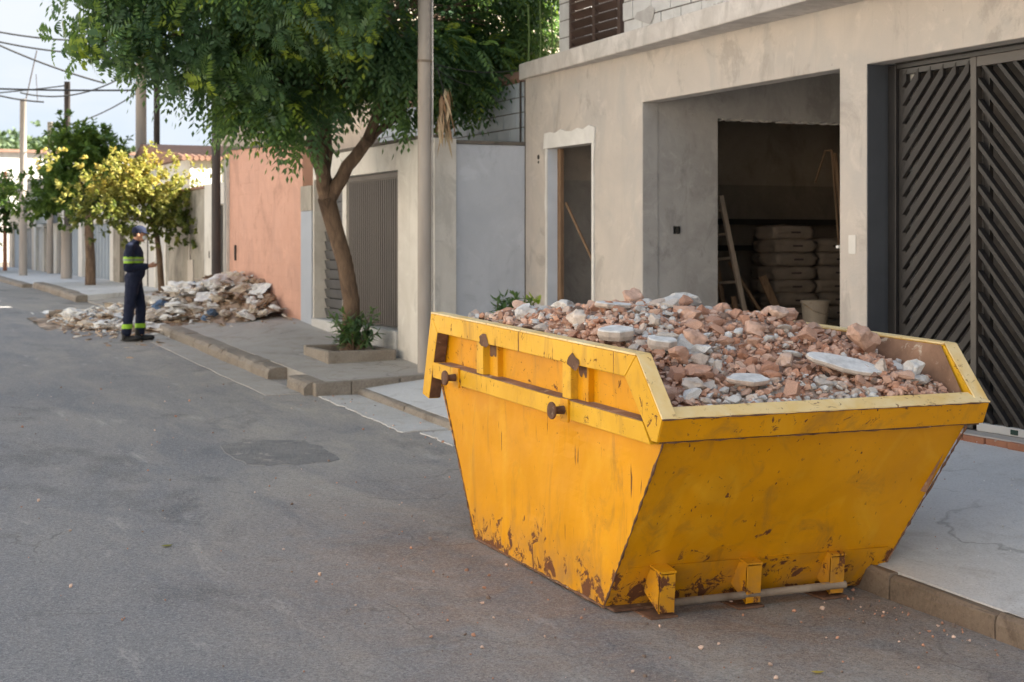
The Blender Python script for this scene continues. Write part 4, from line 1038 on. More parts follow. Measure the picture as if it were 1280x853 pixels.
cream = thing('cream_house', (11, 26, 1), 'sunlit cream rendered house seen between the tree and the unfinished house', 'house')
q = MB(); q.box(8.35, 15, 18.80, 27.4, .9, 5.0); q.box(8.36, 10.0, 22.9, 27.4, 5.0, 6.6); part('wall', q, M['cream_wall'], cream)  # upper rear box is added, hidden, to shade road and worker
for r_ in range(11):
    q = MB(); q.box(8.348, 15, 18.790, 18.799, 2.6 + r_ * .21, 2.805 + r_ * .21); part('course', q, M['cream_wall'], cream, bev=.003)
q = MB(); q.box(8.3, 15.1, 18.75, 22.89, 5.002, 5.05); part('roof_edge', q, M['coping'], cream)
q = MB(); q.box(8.5, 8.6, 18.65, 18.785, 1, 4.95); part('downpipe', q, mat('mossy_post', (.22, .20, .08), (.12, .13, .05), 6), cream)
q = MB(); q.box(10.9, 17, 31, 38, 1, 8.6); q.prism_x([(31, 8.6), (38, 8.6), (34.5, 9.9)], 10.9, 17)
solo('dark_building', q, mat('slate_wall', (.13, .14, .16), (.10, .11, .125), 3), 'dark slate grey building behind the cream house', 'building')

# ------------------------------------------------------------------ WHITE HOUSE FRONT with two gates
wh = thing('white_house_front', (6.8, 20, .8), 'whitewashed street wall holding a ribbed brown gate and a roller shutter', 'wall')
def whf(cx, cy, cz):
    return not (inr(cy, 18.24, 21.86) and cz < 3.17)
part('wall', solid([6.70, 6.98], [17.165, 18.24, 21.86, 21.90], [.5, 3.17, 3.52], whf), M['white_wall'], wh, bev=.012)
q = MB(); q.box(6.70, 6.99, 16.97, 17.163, .5, 3.50)
part('corner_pillar', q, M['white_wall'], wh, bev=.008)
q = MB(); q.box(6.68, 7.0, 17.18, 21.9, 3.522, 3.56); part('coping', q, M['coping'], wh, bev=.008)
q = MB(); q.box(6.66, 6.99, 18.245, 21.86, .70, 1.12); part('threshold', q, M['white_cement'], wh, bev=.02)
# ribbed gate
q = MB(); q.box(6.84, 6.86, 18.26, 20.60, 1.14, 3.10); part('gate_panel', q, M['brown_metal'], wh)
q = MB(); y = 18.30
while y < 20.55: q.box(6.815, 6.84, y, y + .045, 1.15, 3.08); y += .085
part('gate_ribs', q, M['brown_metal'], wh, kind='stuff')
q = MB(); q.box(6.81, 6.87, 18.245, 20.62, 3.10, 3.165); part('gate_head', q, M['brown_metal'], wh)
q = MB(); q.box(6.80, 6.95, 20.62, 20.80, 1.12, 3.165); part('gate_mullion', q, M['white_wall'], wh, bev=.006)
q = MB(); q.box(6.95, 6.97, 20.8, 21.86, 1.12, 3.165); part('shutter_back', q, M['dark_in'], wh)
z = 1.14
while z < 3.10:
    q = MB(); q.prism_x([(20.80, z), (21.84, z), (21.84, z + .125), (20.80, z + .125)], 6.90, 6.915)
    m_ = Matrix.Translation((6.9, 0, z)) @ Matrix.Rotation(R(-14), 4, 'Y'); q = MB(); q.box(-.006, .006, 20.81, 21.84, 0, .135, m_)
    part('shutter_slat', q, M['shutter_metal'], wh, bev=.004); z += .142
# grey pillar between the shutter and the salmon wall
q = MB(); q.box(6.68, 7.0, 21.902, 22.46, .7, 2.72)
gp = solo('grey_pillar', q, mat('pale_blue_paint', (.37, .40, .45), (.33, .36, .41), 2, .8, .3), 'pale blue grey pillar right of the salmon wall', 'pillar', bev=.008)
q = MB(); q.box(6.675, 7.0, 21.902, 22.46, 2.722, 3.10); part('stained_cap', q, M['grime'], gp, bev=.008)
q = MB(); q.box(6.95, 7.1, 21.91, 22.46, 3.10, 3.6); part('upper_infill', q, M['white_wall'], gp)

# ------------------------------------------------------------------ SALMON WALL
ow = thing('salmon_wall', (6.8, 24.8, .9), 'salmon painted boundary wall of rendered blocks above the rubbish heap', 'wall')
q = MB(); q.hexa([(6.715, 22.465, .7), (6.95, 22.465, .7), (6.95, 27.03, .7), (6.715, 27.03, .7)], [(6.715, 22.465, 3.76), (6.95, 22.465, 3.76), (6.95, 27.03, 3.90), (6.715, 27.03, 3.90)]); part('core', q, M['orange'], ow)
rr = random.Random(12)
for r_ in range(15):
    z = .92 + r_ * .196; y = 22.47
    first = .39 if r_ % 2 == 0 else .2
    while y < 27.0:
        ln = min(first if y < 22.5 else .388, 27.02 - y); top = min(z + .1925, 3.75 + .14 * (y - 22.47) / 4.56)
        q = MB(); q.box(6.7115 - rr.uniform(0, .0015), 6.7145, y, y + ln, z, top); part('block', q, M['orange'], ow, bev=.001); y += ln + .004
q = MB(); q.hexa([(6.67, 22.5, 3.765), (6.99, 22.5, 3.765), (6.99, 27.05, 3.905), (6.67, 27.05, 3.905)], [(6.67, 22.5, 3.80), (6.99, 22.5, 3.80), (6.99, 27.05, 3.94), (6.67, 27.05, 3.94)]); part('coping', q, M['coping'], ow)
q = MB(); q.box(6.690, 6.7, 26.50, 26.60, 1.93, 2.20); part('letter_slot', q, M['dark_in'], ow)
q = MB(); q.box(6.66, 6.93, 27.04, 27.22, .9, 3.75); part('edge_strip', q, M['white_wall'], ow)
hz = MB(); hz.box(9.6, 16, 30.6, 40, .9, 7.4)  # added house mass, unseen, to keep the sun off the road
solo('shade_house', hz, M['cream_wall'], 'pale unseen house mass added behind the big tree crown to shade the road', 'house')
# dark timber pole before the salmon wall
q = MB(); q.tube([(6.50, 27.15, .95), (6.50, 27.16, 8.5)], [.085, .07], 14)
solo('dark_pole', q, M['dark_pole'], 'dark slender pole at the left end of the salmon wall', 'utility pole', smooth=True)

# ------------------------------------------------------------------ FAR WALLS
fw = thing('white_gate_wall', (6.8, 28, .95), 'white portal with dark door left of the salmon wall', 'wall')
def f1(cx, cy, cz): return not (inr(cy, 27.45, 28.2) and cz < 2.95)
part('wall', solid([6.70, 6.95], [27.225, 27.45, 28.2, 28.95], [.8, 2.95, 3.35], f1), M['white_wall'], fw, bev=.01)
q = MB(); q.box(6.83, 6.86, 27.46, 28.19, 1.0, 2.94); part('door', q, M['dark_metal'], fw)
q = MB(); q.box(6.693, 6.70, 28.5, 28.56, 1.95, 2.08); part('bell_box', q, M['dark_in'], fw)
gwall = thing('grimy_wall', (6.8, 30.6, 1), 'grimy stained cement wall behind the yellow leaved tree', 'wall')
q = MB(); q.box(6.72, 6.9, 28.955, 32.3, .9, 3.28); part('wall', q, M['grime'], gwall, bev=.01)
q = MB(); q.box(6.69, 6.93, 28.955, 32.3, 3.282, 3.33); part('coping', q, M['roof_tile'], gwall)
q = MB(); q.box(6.69, 6.719, 29.9, 30.35, 1.2, 1.9); q.box(6.69, 6.719, 30.2, 30.3, 1.9, 2.5); part('meter_box', q, M['render'], gwall, bev=.006)
ww = thing('white_far_wall', (6.8, 34, 1), 'plain white garden wall behind the standing worker', 'wall')
q = MB(); q.box(6.70, 6.9, 32.305, 37.2, 1.0, 3.2); part('wall', q, M['white_gate'], ww, bev=.01)
for y in (32.32, 33.4): 
    q = MB(); q.box(6.66, 6.70, y, y + .16, 1.0, 3.22); part('pilaster', q, M['white_wall'], ww)
q = MB(); q.box(6.69, 6.72, 34.4, 34.5, 1.1, 2.6); part('downpipe', q, M['dark_pole'], ww)
vh = thing('tiled_house', (8, 34, 1), 'small white house with a clay tile roof behind the grimy wall', 'house')
q = MB(); q.box(6.99, 9.5, 31.5, 38, 1, 3.98); part('wall', q, M['white_trim'], vh)
q = MB(); q.box(7.55, 7.6, 31.47, 31.5, 3.3, 3.95); part('corner_pilaster', q, M['white_wall'], vh)
x = 6.85
while x < 9.6:
    q = MB(); q.tube([(x, 31.38, 3.99), (x, 32.2, 4.12)], .055, 8); part('roof_tile', q, M['roof_tile'], vh); x += .125
q = MB(); q.hexa([(6.85, 31.4, 3.98), (9.6, 31.4, 3.98), (9.6, 38, 3.98), (6.85, 38, 3.98)], [(6.85, 31.4, 4.0), (9.6, 31.4, 4.0), (9.6, 36, 4.55), (6.85, 36, 4.55)]); part('roof', q, M['roof_tile'], vh)
# row of garage fronts towards the end of the street
def front_unit(y0, y1, zt, gates, wallm, label, zb=1.2, head=2.75):
    t = thing('garage_front', (6.8, (y0 + y1) / 2, zb), label, 'garage front', 'garage fronts at the end of the street')
    ys = sorted(set([y0, y1] + [v for a, b, _ in gates for v in (a, b)]))
    part('wall', solid([6.70, 6.95], ys, [zb - .3, head, zt], lambda cx, cy, cz: not (cz < head and any(a < cy < b for a, b, _ in gates))), M[wallm], t, bev=.01)
    for a, b, m in gates:
        q = MB(); q.box(6.80, 6.83, a + .005, b - .005, zb - .1, head - .01); gt = part('gate', q, M[m], t)
        n = max(2, int((b - a) / .5))
        for k in range(n):
            yy = a + (b - a) * (k + .5) / n; q = MB(); q.box(6.785, 6.80, yy - .03, yy + .03, zb - .1, head - .015); part('gate_rib', q, M[m], gt)
    return t
front_unit(37.21, 38.9, 3.1, [(37.35, 38.0, 'dark_metal')], 'grime', 'narrow stained front with a dark door beside the white wall')
front_unit(38.92, 44.2, 3.05, [(39.4, 43.9, 'blue_metal')], 'white_wall', 'wide blue grey garage gate between white posts')
u = front_unit(44.22, 49.3, 3.9, [(44.6, 46.6, 'blue_metal'), (47.0, 49.0, 'grey_gate')], 'white_wall', 'white garage front with one bluish and one grey gate')
u = front_unit(49.32, 54.5, 3.9, [(49.7, 51.9, 'tan_gate'), (52.4, 54.0, 'white_gate')], 'white_wall', 'white garage front with a tan gate and a blue balcony panel')
q = MB(); q.box(6.45, 6.69, 48.6, 52.0, 2.85, 3.75); part('balcony_panel', q, M['blue_metal'], u)
front_unit(54.52, 62, 3.4, [(55, 57.5, 'grey_gate'), (58, 61, 'blue_metal')], 'cream_wall', 'farthest garage front with grey and blue gates')
q = MB(); q.box(6.96, 12, 44, 61, 1.2, 4.2); q.box(6.5, 12, 43.9, 61.2, 4.2, 4.3)
solo('long_pale_house', q, M['white_wall'], 'long low pale house roofed flat above the far garage fronts', 'house')
# building closing the street
eb = thing('street_end_building', (8, 84, 1.25), 'long grey white building closing the street beyond the leftmost tree', 'building')
q = MB(); q.box(-14, 22, 84, 92, 1.2, 7.0); part('wall', q, M['white_wall'], eb)
for i in range(9):
    x = -1 + i * 2.2
    q = MB(); q.box(x, x + 1.1, 83.93, 83.99, 4.3, 5.6); fo = part('window', q, M['dark_in'], eb)
    q = MB(); q.box(x - .08, x + 1.18, 83.9, 83.93, 4.2, 4.3); part('sill', q, M['slab'], fo)
q = MB(); q.box(-14.2, 22.2, 83.8, 92.2, 7.0, 7.15); part('roof_edge', q, M['roof_tile'], eb)
q = MB(); q.box(-14, 4.6, 78, 78.3, 1.2, 3.3)
solo('cream_street_wall', q, M['cream_wall'], 'cream garden wall across the far end of the street', 'wall')

# the other side of the street (out of view): pavement, and house fronts added to bounce sunlight
mb = MB(); 
for y in frange(-24, 75, 3):
    mb.v += [(-5.4, y, g(y) - .1), (-5.4, y, g(y) + .14), (-7.6, y, g(y) + .17)]
for j in range(len(mb.v) // 3 - 1):
    for i in range(2): mb.f.append((j * 3 + i, j * 3 + 3 + i, j * 3 + 4 + i, j * 3 + 1 + i)); mb.t.append(.5)
struct('opposite_pavement', mb, M['pave'])
def opposite(y0, y1, zt, m, desc):
    zb = g((y0 + y1) / 2) + .16; t = thing('bounce_house', (-7.5, (y0 + y1) / 2, zb), desc, 'house')
    wins = []; y = y0 + 1.2
    while y + 1.3 < y1 - .6: wins.append((y, y + 1.3)); y += 3.1
    ys = sorted(set([y0, y1] + [v for w_ in wins for v in w_]))
    part('wall', solid([-14, -7.75, -7.5], ys, [zb - 1.2, zb + 1.0, zb + 2.2, zb + 4.1, zb + 5.3, zt], lambda cx, cy, cz: cx < -7.75 or not (any(a < cy < b for a, b in wins) and (inr(cz, zb + 1, zb + 2.2) or inr(cz, zb + 4.1, zb + 5.3)))), m, t, bev=.01)
    for a, b in wins:
        for zz in (1.0, 4.1):
            q = MB(); q.box(-7.745, -7.70, a + .004, b - .004, zb + zz + .004, zb + zz + 1.196); wf = part('window', q, M['dark_in'], t)
            q = MB(); q.box(-7.53, -7.44, a - .06, b + .06, zb + zz - .06, zb + zz - .003); part('sill', q, M['slab'], wf)
    q = MB(); q.box(-14.2, -7.35, y0, y1 - .01, zt + .002, zt + .14); part('roof', q, M['roof_tile'], t)
opposite(-22, -10.5, 6.2, M['white_wall'], 'white two storey house added for bounce light across the street behind the camera')
opposite(-10.49, -1, 6.6, M['cream_wall'], 'cream two storey house added for bounce light across the street beside the camera')
opposite(-.99, 9, 7.0, M['white_wall'], 'white two storey house added for bounce light across the street from the skip')
opposite(9.01, 20, 7.2, M['cream_wall'], 'cream two storey house added for bounce light across from the big tree')
opposite(20.01, 32, 7.6, M['white_wall'], 'white two storey house added for bounce light across from the rubbish heap')
opposite(32.01, 46, 7.6, M['cream_wall'], 'cream two storey house added for bounce light across from the garage fronts')

# ------------------------------------------------------------------ POLES AND WIRES
def pole(x, y, z0, z1, r0, r1, m, label, n=14):
    q = MB(); q.tube([(x, y, z0), (x, y, (z0 + z1) / 2), (x, y, z1)], [r0, (r0 + r1) / 2, r1], n)
    return solo('utility_pole', q, M[m], label, 'utility pole', 'utility poles along the street', smooth=True)
bp = thing('concrete_pole', (6.44, 16.62, .7), 'tall pale concrete pole standing before the white wall corner', 'utility pole')
q = MB(); q.tube([(6.44, 16.62, .66), (6.44, 16.62, 4.0), (6.44, 16.62, 9.0)], [.082, .078, .072], 20); part('shaft', q, M['pole'], bp, smooth=True)
q = MB(); q.tube([(6.535, 16.60, .72), (6.53, 16.60, 5.2)], .012, 8); part('conduit', q, M['slab'], bp)  # pale tube along the right edge, drawn for the sunlit rim
for zz in (4.36, 4.375):
    q = MB(); q.tube([(6.44 + .083 * math.cos(a * .5), 16.62 + .083 * math.sin(a * .5), zz) for a in range(14)], .006, 6); part('strap', q, M['pipe'], bp)
pole(5.42, 46.5, 1.2, 6.45, .12, .09, 'pole', 'grey pole above the leftmost tree')
pole(6.45, 48.5, 1.2, 5.95, .10, .08, 'pole', 'short pale pole between the leftmost tree and the green tree')
pole(6.05, 42.3, 1.15, 2.7, .15, .145, 'pole', 'thick pale concrete pole stump beside the green tree trunk', 16)
pole(6.1, 42.5, 1.2, 6.6, .09, .08, 'dark_pole', 'dark slim pole rising out of the green tree')
pole(7.3, 38.4, 1.1, 8.3, .15, .12, 'pole', 'thick concrete pole above the yellow leaved tree')
pole(7.75, 38.7, 1.1, 7.8, .09, .07, 'dark_pole', 'thin darker pole just right of the thick concrete one')
pole(5.6, 53, 1.2, 4.6, .07, .06, 'brick', 'reddish post at the left edge beyond the tree')
ant = thing('roof_antenna', (5.55, 46.6, 6.0), 'thin guyed mast leaning above the grey pole', 'antenna')
q = MB(); q.tube([(5.45, 46.5, 6.2), (5.82, 46.6, 7.9)], .02, 6); q.tube([(5.80, 46.6, 7.2), (5.84, 46.6, 6.4)], .012, 6); part('mast', q, M['dark_pole'], ant)
def wire(a, b, sag, label, r=.012):
    a, b = Vector(a), Vector(b); q = MB(); pts_ = []
    for k in range(25):
        t = k / 24; p = a.lerp(b, t); p.z -= sag * 4 * t * (1 - t); pts_.append(p)
    q.tube(pts_, r, 5); return solo('overhead_cable', q, M['wire'], label, 'cable')
wire((7.3, 38.4, 6.05), (-6, 44, 7.2), .35, 'cable crossing the sky to the thick pole, lowest of the left ones', 0.024)
wire((2.53, 34, 6.9), (6.01, 34, 6.7), 0.15, 'highest thin cable at the upper left of the sky', 0.020)
wire((2.53, 34, 6.73), (6.01, 34, 6.39), 0.15, 'second highest thin cable at the upper left of the sky', 0.020)
wire((2.38, 32, 6.61), (5.33, 32, 5.53), 0.10, 'steeply falling cable running into the big tree crown', 0.020)
wire((2.68, 36, 5.87), (4.65, 36, 5.45), 0.10, 'short cable falling toward the grey pole at the left edge', 0.020)
wire((4.59, 40, 6.02), (7.07, 40, 6.49), 0.25, 'slack cable between the grey pole and the big crown', 0.020)
wire((6.1, 42.5, 6.5), (-8, 45.5, 6.3), .5, 'thin cable sagging from the dark slim pole', 0.018)
wire((7.3, 38.4, 6.05), (6.45, 48.5, 5.8), .2, 'short cable between the thick pole and the short pale pole', 0.018)
wire((7.3, 38.4, 6.2), (10, 27, 7.5), .2, 'cable from the thick pole toward the big crown', 0.018)
wire((6.44, 16.6, 4.37), (8.3, 17.3, 4.5), .12, 'pale wire tied round the tall concrete pole toward the slab', .007)
wire((6.44, 16.55, 4.37), (7.2, 17.0, 4.15), .05, 'second wire loop hanging from the tall concrete pole', .006)

# ------------------------------------------------------------------ TREES
def leaflet(mb, base, d, nrm, ln, wd, droop, tone):
    """a lance-shaped leaf: six points, folded along the midrib, drooping"""
    s_ = d.cross(nrm); 
    if s_.length < 1e-4: s_ = Vector((1, 0, 0))
    s_.normalize(); up = s_.cross(d).normalized()
    p0 = base; p1 = base + d * ln * .35 - Vector((0, 0, droop * .10 * ln)); p2 = base + d * ln * .7 - Vector((0, 0, droop * .38 * ln)); p3 = base + d * ln - Vector((0, 0, droop * .8 * ln))
    v = [p0, p1 + s_ * wd - up * wd * .3, p1 + up * wd * .12, p1 - s_ * wd - up * wd * .3, p2 + s_ * wd * .8 - up * wd * .25, p2 + up * wd * .1, p2 - s_ * wd * .8 - up * wd * .25, p3]
    mb.add(v, [(0, 1, 2), (0, 2, 3), (1, 4, 5, 2), (2, 5, 6, 3), (4, 7, 5), (5, 7, 6)], tone)
def pinnate(mb, pos, axis, rr, tone):
    """three drooping feather leaves, each a rachis with paired leaflets"""
    axis = axis.normalized(); a = axis.orthogonal().normalized(); b = axis.cross(a)
    for k in range(3):
        t = k / 3 * 6.283 + rr.uniform(-.5, .5); el = rr.uniform(.35, 1.15)
        d = (axis * math.cos(el) + (a * math.cos(t) + b * math.sin(t)) * math.sin(el)).normalized()
        s_ = d.cross(Vector((0, 0, 1)))
        if s_.length < .05: s_ = Vector((1, 0, 0))
        s_.normalize(); L_ = rr.uniform(.26, .40); dr = rr.uniform(.25, .75); tn = min(1, max(0, tone + rr.uniform(-.08, .08)))
        up = s_.cross(d).normalized()
        for q in range(6):
            u = .18 + .82 * q / 5; c = pos + d * L_ * u - Vector((0, 0, dr * L_ * u * u)); dd = (d - Vector((0, 0, 2 * dr * u))).normalized()
            l = .125 * (1 - .45 * abs(u - .45) * 1.6) * rr.uniform(.85, 1.15); wd = .021
            for sg in ((-1, 1) if q < 5 else (0,)):
                e = (dd * (.55 if sg else 1) + s_ * sg * .85 - Vector((0, 0, .25 * abs(sg)))).normalized(); w_ = e.cross(up)
                if w_.length < .05: continue
                w_ = w_.normalized() * wd; mid = c + e * l * .5 - up * .006
                mb.add([c, mid + w_, c + e * l - Vector((0, 0, .012)), mid - w_], [(0, 1, 2, 3)], tn)
def sprig(mb, pos, axis, rr, n, ln, wd, tone, spread=1.0):
    axis = axis.normalized(); a = axis.orthogonal().normalized(); b = axis.cross(a)
    if n == 9 and ln < .19: return pinnate(mb, pos, axis, rr, tone)
    for k in range(n):
        t = k / n * 6.283 + rr.uniform(-.3, .3); el = rr.uniform(.2, 1.0) * spread
        d = (axis * math.cos(el) + (a * math.cos(t) + b * math.sin(t)) * math.sin(el)).normalized()
        leaflet(mb, pos + axis * rr.uniform(-.4, .4) * ln, d, Vector((0, 0, 1)), ln * rr.uniform(.75, 1.2), wd * rr.uniform(.8, 1.2), rr.uniform(.0, .45), min(1, max(0, tone + rr.uniform(-.08, .08))))
def limb(a, b, r0, r1, rr, n=6, bend=.12):
    a, b = Vector(a), Vector(b); L_ = (b - a).length; pts_ = []; rs = []
    for k in range(n + 1):
        t = k / n; p = a.lerp(b, t) + Vector((rr.uniform(-1, 1), rr.uniform(-1, 1), rr.uniform(-.5, .5))) * bend * L_ * .25 * math.sin(t * 3.14)
        p.z += .10 * L_ * math.sin(t * 3.14) * .5
        pts_.append(p); rs.append(r0 + (r1 - r0) * t)
    return pts_, rs

# main tree
rr = random.Random(42)
tree = thing('broadleaf_tree', (6.2, 18.7, .85), 'large dark green broadleaf tree with leaning trunk in a planter box', 'tree')
TP = [(6.23, 18.72, .78), (6.24, 18.72, 1.05), (6.25, 18.75, 1.5), (6.16, 18.75, 2.0), (6.02, 18.75, 2.45), (5.90, 18.7, 2.82)]
q = MB(); q.tube(TP, [.15, .118, .108, .105, .11, .115], 16); part('trunk', q, M['bark'], tree, smooth=True)
heads = [((5.90, 18.7, 2.8), (5.55, 18.3, 3.7), .09, .07), ((5.90, 18.7, 2.8), (5.82, 18.9, 3.9), .10, .075), ((5.93, 18.7, 2.78), (6.35, 18.4, 3.55), .095, .075), ((6.35, 18.4, 3.55), (6.75, 18.2, 4.5), .07, .05), ((6.30, 18.42, 3.45), (6.9, 18.5, 3.95), .055, .045), ((5.92, 18.75, 2.7), (6.1, 19.3, 4.0), .07, .05), ((5.55, 18.3, 3.7), (4.7, 18.1, 4.6), .06, .04), ((5.82, 18.9, 3.9), (5.6, 19, 5.2), .07, .04)]
for a, b, r0, r1 in heads:
    q = MB(); q.tube(*limb(a, b, r0, r1, rr, 6, .10), 10); part('branch', q, M['bark'], tree, smooth=True)
CC = Vector((5.95, 18.3, 6.45)); RX, RY, RZ = 2.75, 2.6, 2.35
def crown_ok(p):
    d = p - CC
    lowz = RZ * (1.0 if d.z > 0 else 1.0)
    return (d.x / RX) ** 2 + (d.y / RY) ** 2 + (d.z / lowz) ** 2 <= 1
tips = []
while len(tips) < 172:
    d = Vector((rr.gauss(0, 1), rr.gauss(0, 1), rr.gauss(0, 1) - .25)).normalized(); t = rr.uniform(.55, 1.0) ** .6
    p = CC + Vector((d.x * RX * t, d.y * RY * t, d.z * RZ * t))
    if p.z > 8.2: continue
    tips.append(p)
# outreaching tips seen on the left and right of the crown
tips += [Vector(v) for v in ((2.95, 17.8, 4.55), (3.15, 18.0, 4.60), (3.0, 18.0, 5.25), (3.3, 18.2, 5.5), (3.5, 18.0, 4.55), (3.4, 18.0, 4.95), (3.8, 18.0, 4.35), (3.2, 18.2, 4.95), (3.7, 18.2, 5.7), (4.1, 17.8, 4.25), (4.4, 17.8, 4.15), (4.7, 18.0, 4.05), (3.75, 17.9, 4.7), (4.0, 18, 5.1),
         (8.3, 18.4, 4.9), (8.55, 18.5, 5.1), (8.75, 18.6, 5.35), (8.0, 18.3, 4.6), (7.7, 18.2, 4.35), (8.1, 18.4, 5.4), (7.6, 18.1, 4.25), (7.3, 18.0, 4.15), (7.9, 18.3, 4.75), (8.5, 18.5, 5.6), (8.35, 18.4, 4.65), (4.9, 18.1, 4.0), (5.2, 18.0, 3.9), (5.05, 17.9, 3.75), (6.9, 18.0, 4.1), (6.5, 17.9, 4.2))]
q = MB(); q2 = MB(); sprigs = []
for i, p in enumerate(tips):
    root = Vector((5.9, 18.6, 3.6)).lerp(CC, rr.uniform(.2, .7))
    if i % 2 == 0 or i > 171:
        pts_, rs = limb(root, p, .028, .007, rr, 4, .2); q2.tube(pts_, rs, 5)
    outd = (p - CC); outd.z *= .5; outd = outd.normalized()
    base_t = rr.uniform(.05, .75) 
    nn = rr.choice((16, 22, 26, 32))
    for k in range(nn):
        o_ = Vector((rr.gauss(0, .25), rr.gauss(0, .25), rr.gauss(0, .13)))
        pp_ = p + o_
        ax = (outd * .8 + o_.normalized() * .8 + Vector((0, 0, .12)))
        tn = base_t + rr.uniform(-.15, .15)
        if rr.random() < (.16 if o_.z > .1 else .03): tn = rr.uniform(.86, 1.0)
        if pp_.x > 5.7 and pp_.y < 17.0: continue   # pruned clear of the pole
        sprigs.append((pp_, ax, tn))
part('small_branches', q2, M['bark'], tree, kind='stuff')
# the nearest sprigs are parts of their own, sharing a few meshes
cpos = Vector((0, 0, H)); cd = Vector((math.sin(YAW), math.cos(YAW), 0))
def front_score(s_):
    p = s_[0]; v = p - cpos; d = v.dot(cd); py = 303 - 1900 * (p.z - H) / d
    return d + (100 if py < -10 else 0)
sprigs.sort(key=front_score)
LM = []
for k in range(8):
    m_ = MB(); sprig(m_, Vector((0, 0, 0)), Vector((0, 0, 1)), random.Random(k), 9, .175, .031, [.2, .3, .4, .5, .6, .7, .92, .35][k]); LM.append(m_.mesh('leaf_cluster', M['leaf'], tone=True))
for s_ in sprigs[:300]:
    o = link('leaf_cluster', LM[rr.randrange(8)], tree, Vector(s_[0]) - Vector(tree.location)); o.rotation_euler = s_[1].to_track_quat('Z', 'Y').to_euler()
for s_ in sprigs[300:]: sprig(q, s_[0], s_[1], rr, 9, .175, .031, s_[2])
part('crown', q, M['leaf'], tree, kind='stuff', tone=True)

def small_tree(loc, trunkpts, rads, blobs, n, ln, wd, m, label, tones, name='street_tree', per=7, sd=1):
    rr = random.Random(sd); t = thing(name, loc, label, 'tree')
    q = MB(); q.tube(trunkpts, rads, 12); part('trunk', q, M['bark'], t, smooth=True)
    q2 = MB(); q = MB(); top = Vector(trunkpts[-1])
    for (bx, by, bz, rx, ry, rz) in blobs:
        c = Vector((bx, by, bz)); q2.tube(*limb(top, c, .05, .015, rr, 4), 6)
        cnt = int(n * rx * ry * rz)
        clumps = [c + Vector((rr.gauss(0, .5) * rx, rr.gauss(0, .5) * ry, rr.gauss(0, .5) * rz)) for _ in range(max(6, cnt // 9))]
        for k in range(cnt):
            cc = rr.choice(clumps); p = cc + Vector((rr.gauss(0, .16), rr.gauss(0, .16), rr.gauss(0, .13)))
            sprig(q, p, (p - c) + Vector((0, 0, .1)), rr, per, ln, wd, tones(p, rr), 1.4)
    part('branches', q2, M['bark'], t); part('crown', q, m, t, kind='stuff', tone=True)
    return t
# yellow and green trees (trunk at px 111)
small_tree((5.75, 36.4, 1.2), [(5.75, 36.4, 1.15), (5.75, 36.4, 1.9), (5.7, 36.3, 2.5), (5.7, 36.2, 3.0)], [.13, .11, .10, .09],
    [(5.5, 36.8, 4.0, .9, 1.1, .75), (5.0, 37, 3.35, .7, .9, .55), (6.1, 36.6, 3.5, .7, .9, .6), (5.9, 37.2, 4.45, .6, .9, .5)], 800, .15, .045, M['leaf_green'],
    'bushy green street tree with its trunk in a kerbside bed', lambda p, r_: min(1, max(0, .35 + r_.uniform(-.3, .3) + (.35 if r_.random() < .15 else 0))), sd=3)
small_tree((6.25, 31.2, 1.2), [(6.35, 31.2, 1.15), (6.3, 31.2, 2.0), (6.2, 31.1, 2.6)], [.07, .06, .05],
    [(5.55, 30.8, 3.45, .75, .7, .45), (4.95, 30.8, 3.05, .45, .5, .32), (6.1, 30.6, 3.05, .6, .6, .45), (6.55, 30.4, 2.75, .5, .6, .35), (5.85, 30.7, 3.75, .45, .5, .25), (5.5, 30.6, 2.7, .5, .5, .28), (6.65, 30.3, 3.3, .35, .4, .3), (6.9, 30.2, 2.45, .3, .4, .22)], 1500, .10, .032, M['leaf_yellow'],
    'yellow leaved tree spreading above the head of the worker', lambda p, r_: min(1, max(0, .18 + .55 * sm((p.z - 2.75) / .7) - .18 * sm((p.x - 6.1) / .6) + r_.uniform(-.3, .3))), sd=5)  # lighter upper leaves and darker right side put the light into leaf colour
small_tree((4.9, 51, 1.25), [(4.95, 51, 1.2), (4.95, 51, 2.0), (4.8, 51, 2.6)], [.11, .09, .08],
    [(4.7, 51, 3.2, 1.0, 1.2, .55), (5.2, 51, 2.95, .55, .8, .4), (4.0, 51, 3.2, .9, 1.0, .6)], 420, .16, .05, M['leaf_green'],
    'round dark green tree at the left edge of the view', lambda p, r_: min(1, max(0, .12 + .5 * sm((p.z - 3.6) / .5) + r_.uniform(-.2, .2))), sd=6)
small_tree((4.6, 53.5, 1.25), [(4.6, 53.5, 1.2), (4.6, 53.5, 1.6)], [.05, .04], [(4.5, 53.5, 2.0, .8, .8, .5)], 700, .14, .045, M['leaf_green'],
    'low round bush below the leftmost tree', lambda p, r_: r_.uniform(0, .3), name='bush', sd=7)
# palm-like overhanging branch behind the salmon wall: sunlit shrubs
small_tree((7.9, 29.6, 1.0), [(7.9, 29.6, 1.0), (7.8, 29.6, 2.4)], [.05, .04], [(7.6, 29.6, 3.3, .6, .5, .4), (8.2, 29.8, 3.6, .5, .5, .4)], 900, .13, .02, M['leaf_yellow'],
    'yellowish garden shrub peeking over the wall behind the dark pole', lambda p, r_: r_.uniform(.2, .8), name='garden_shrub', sd=8)
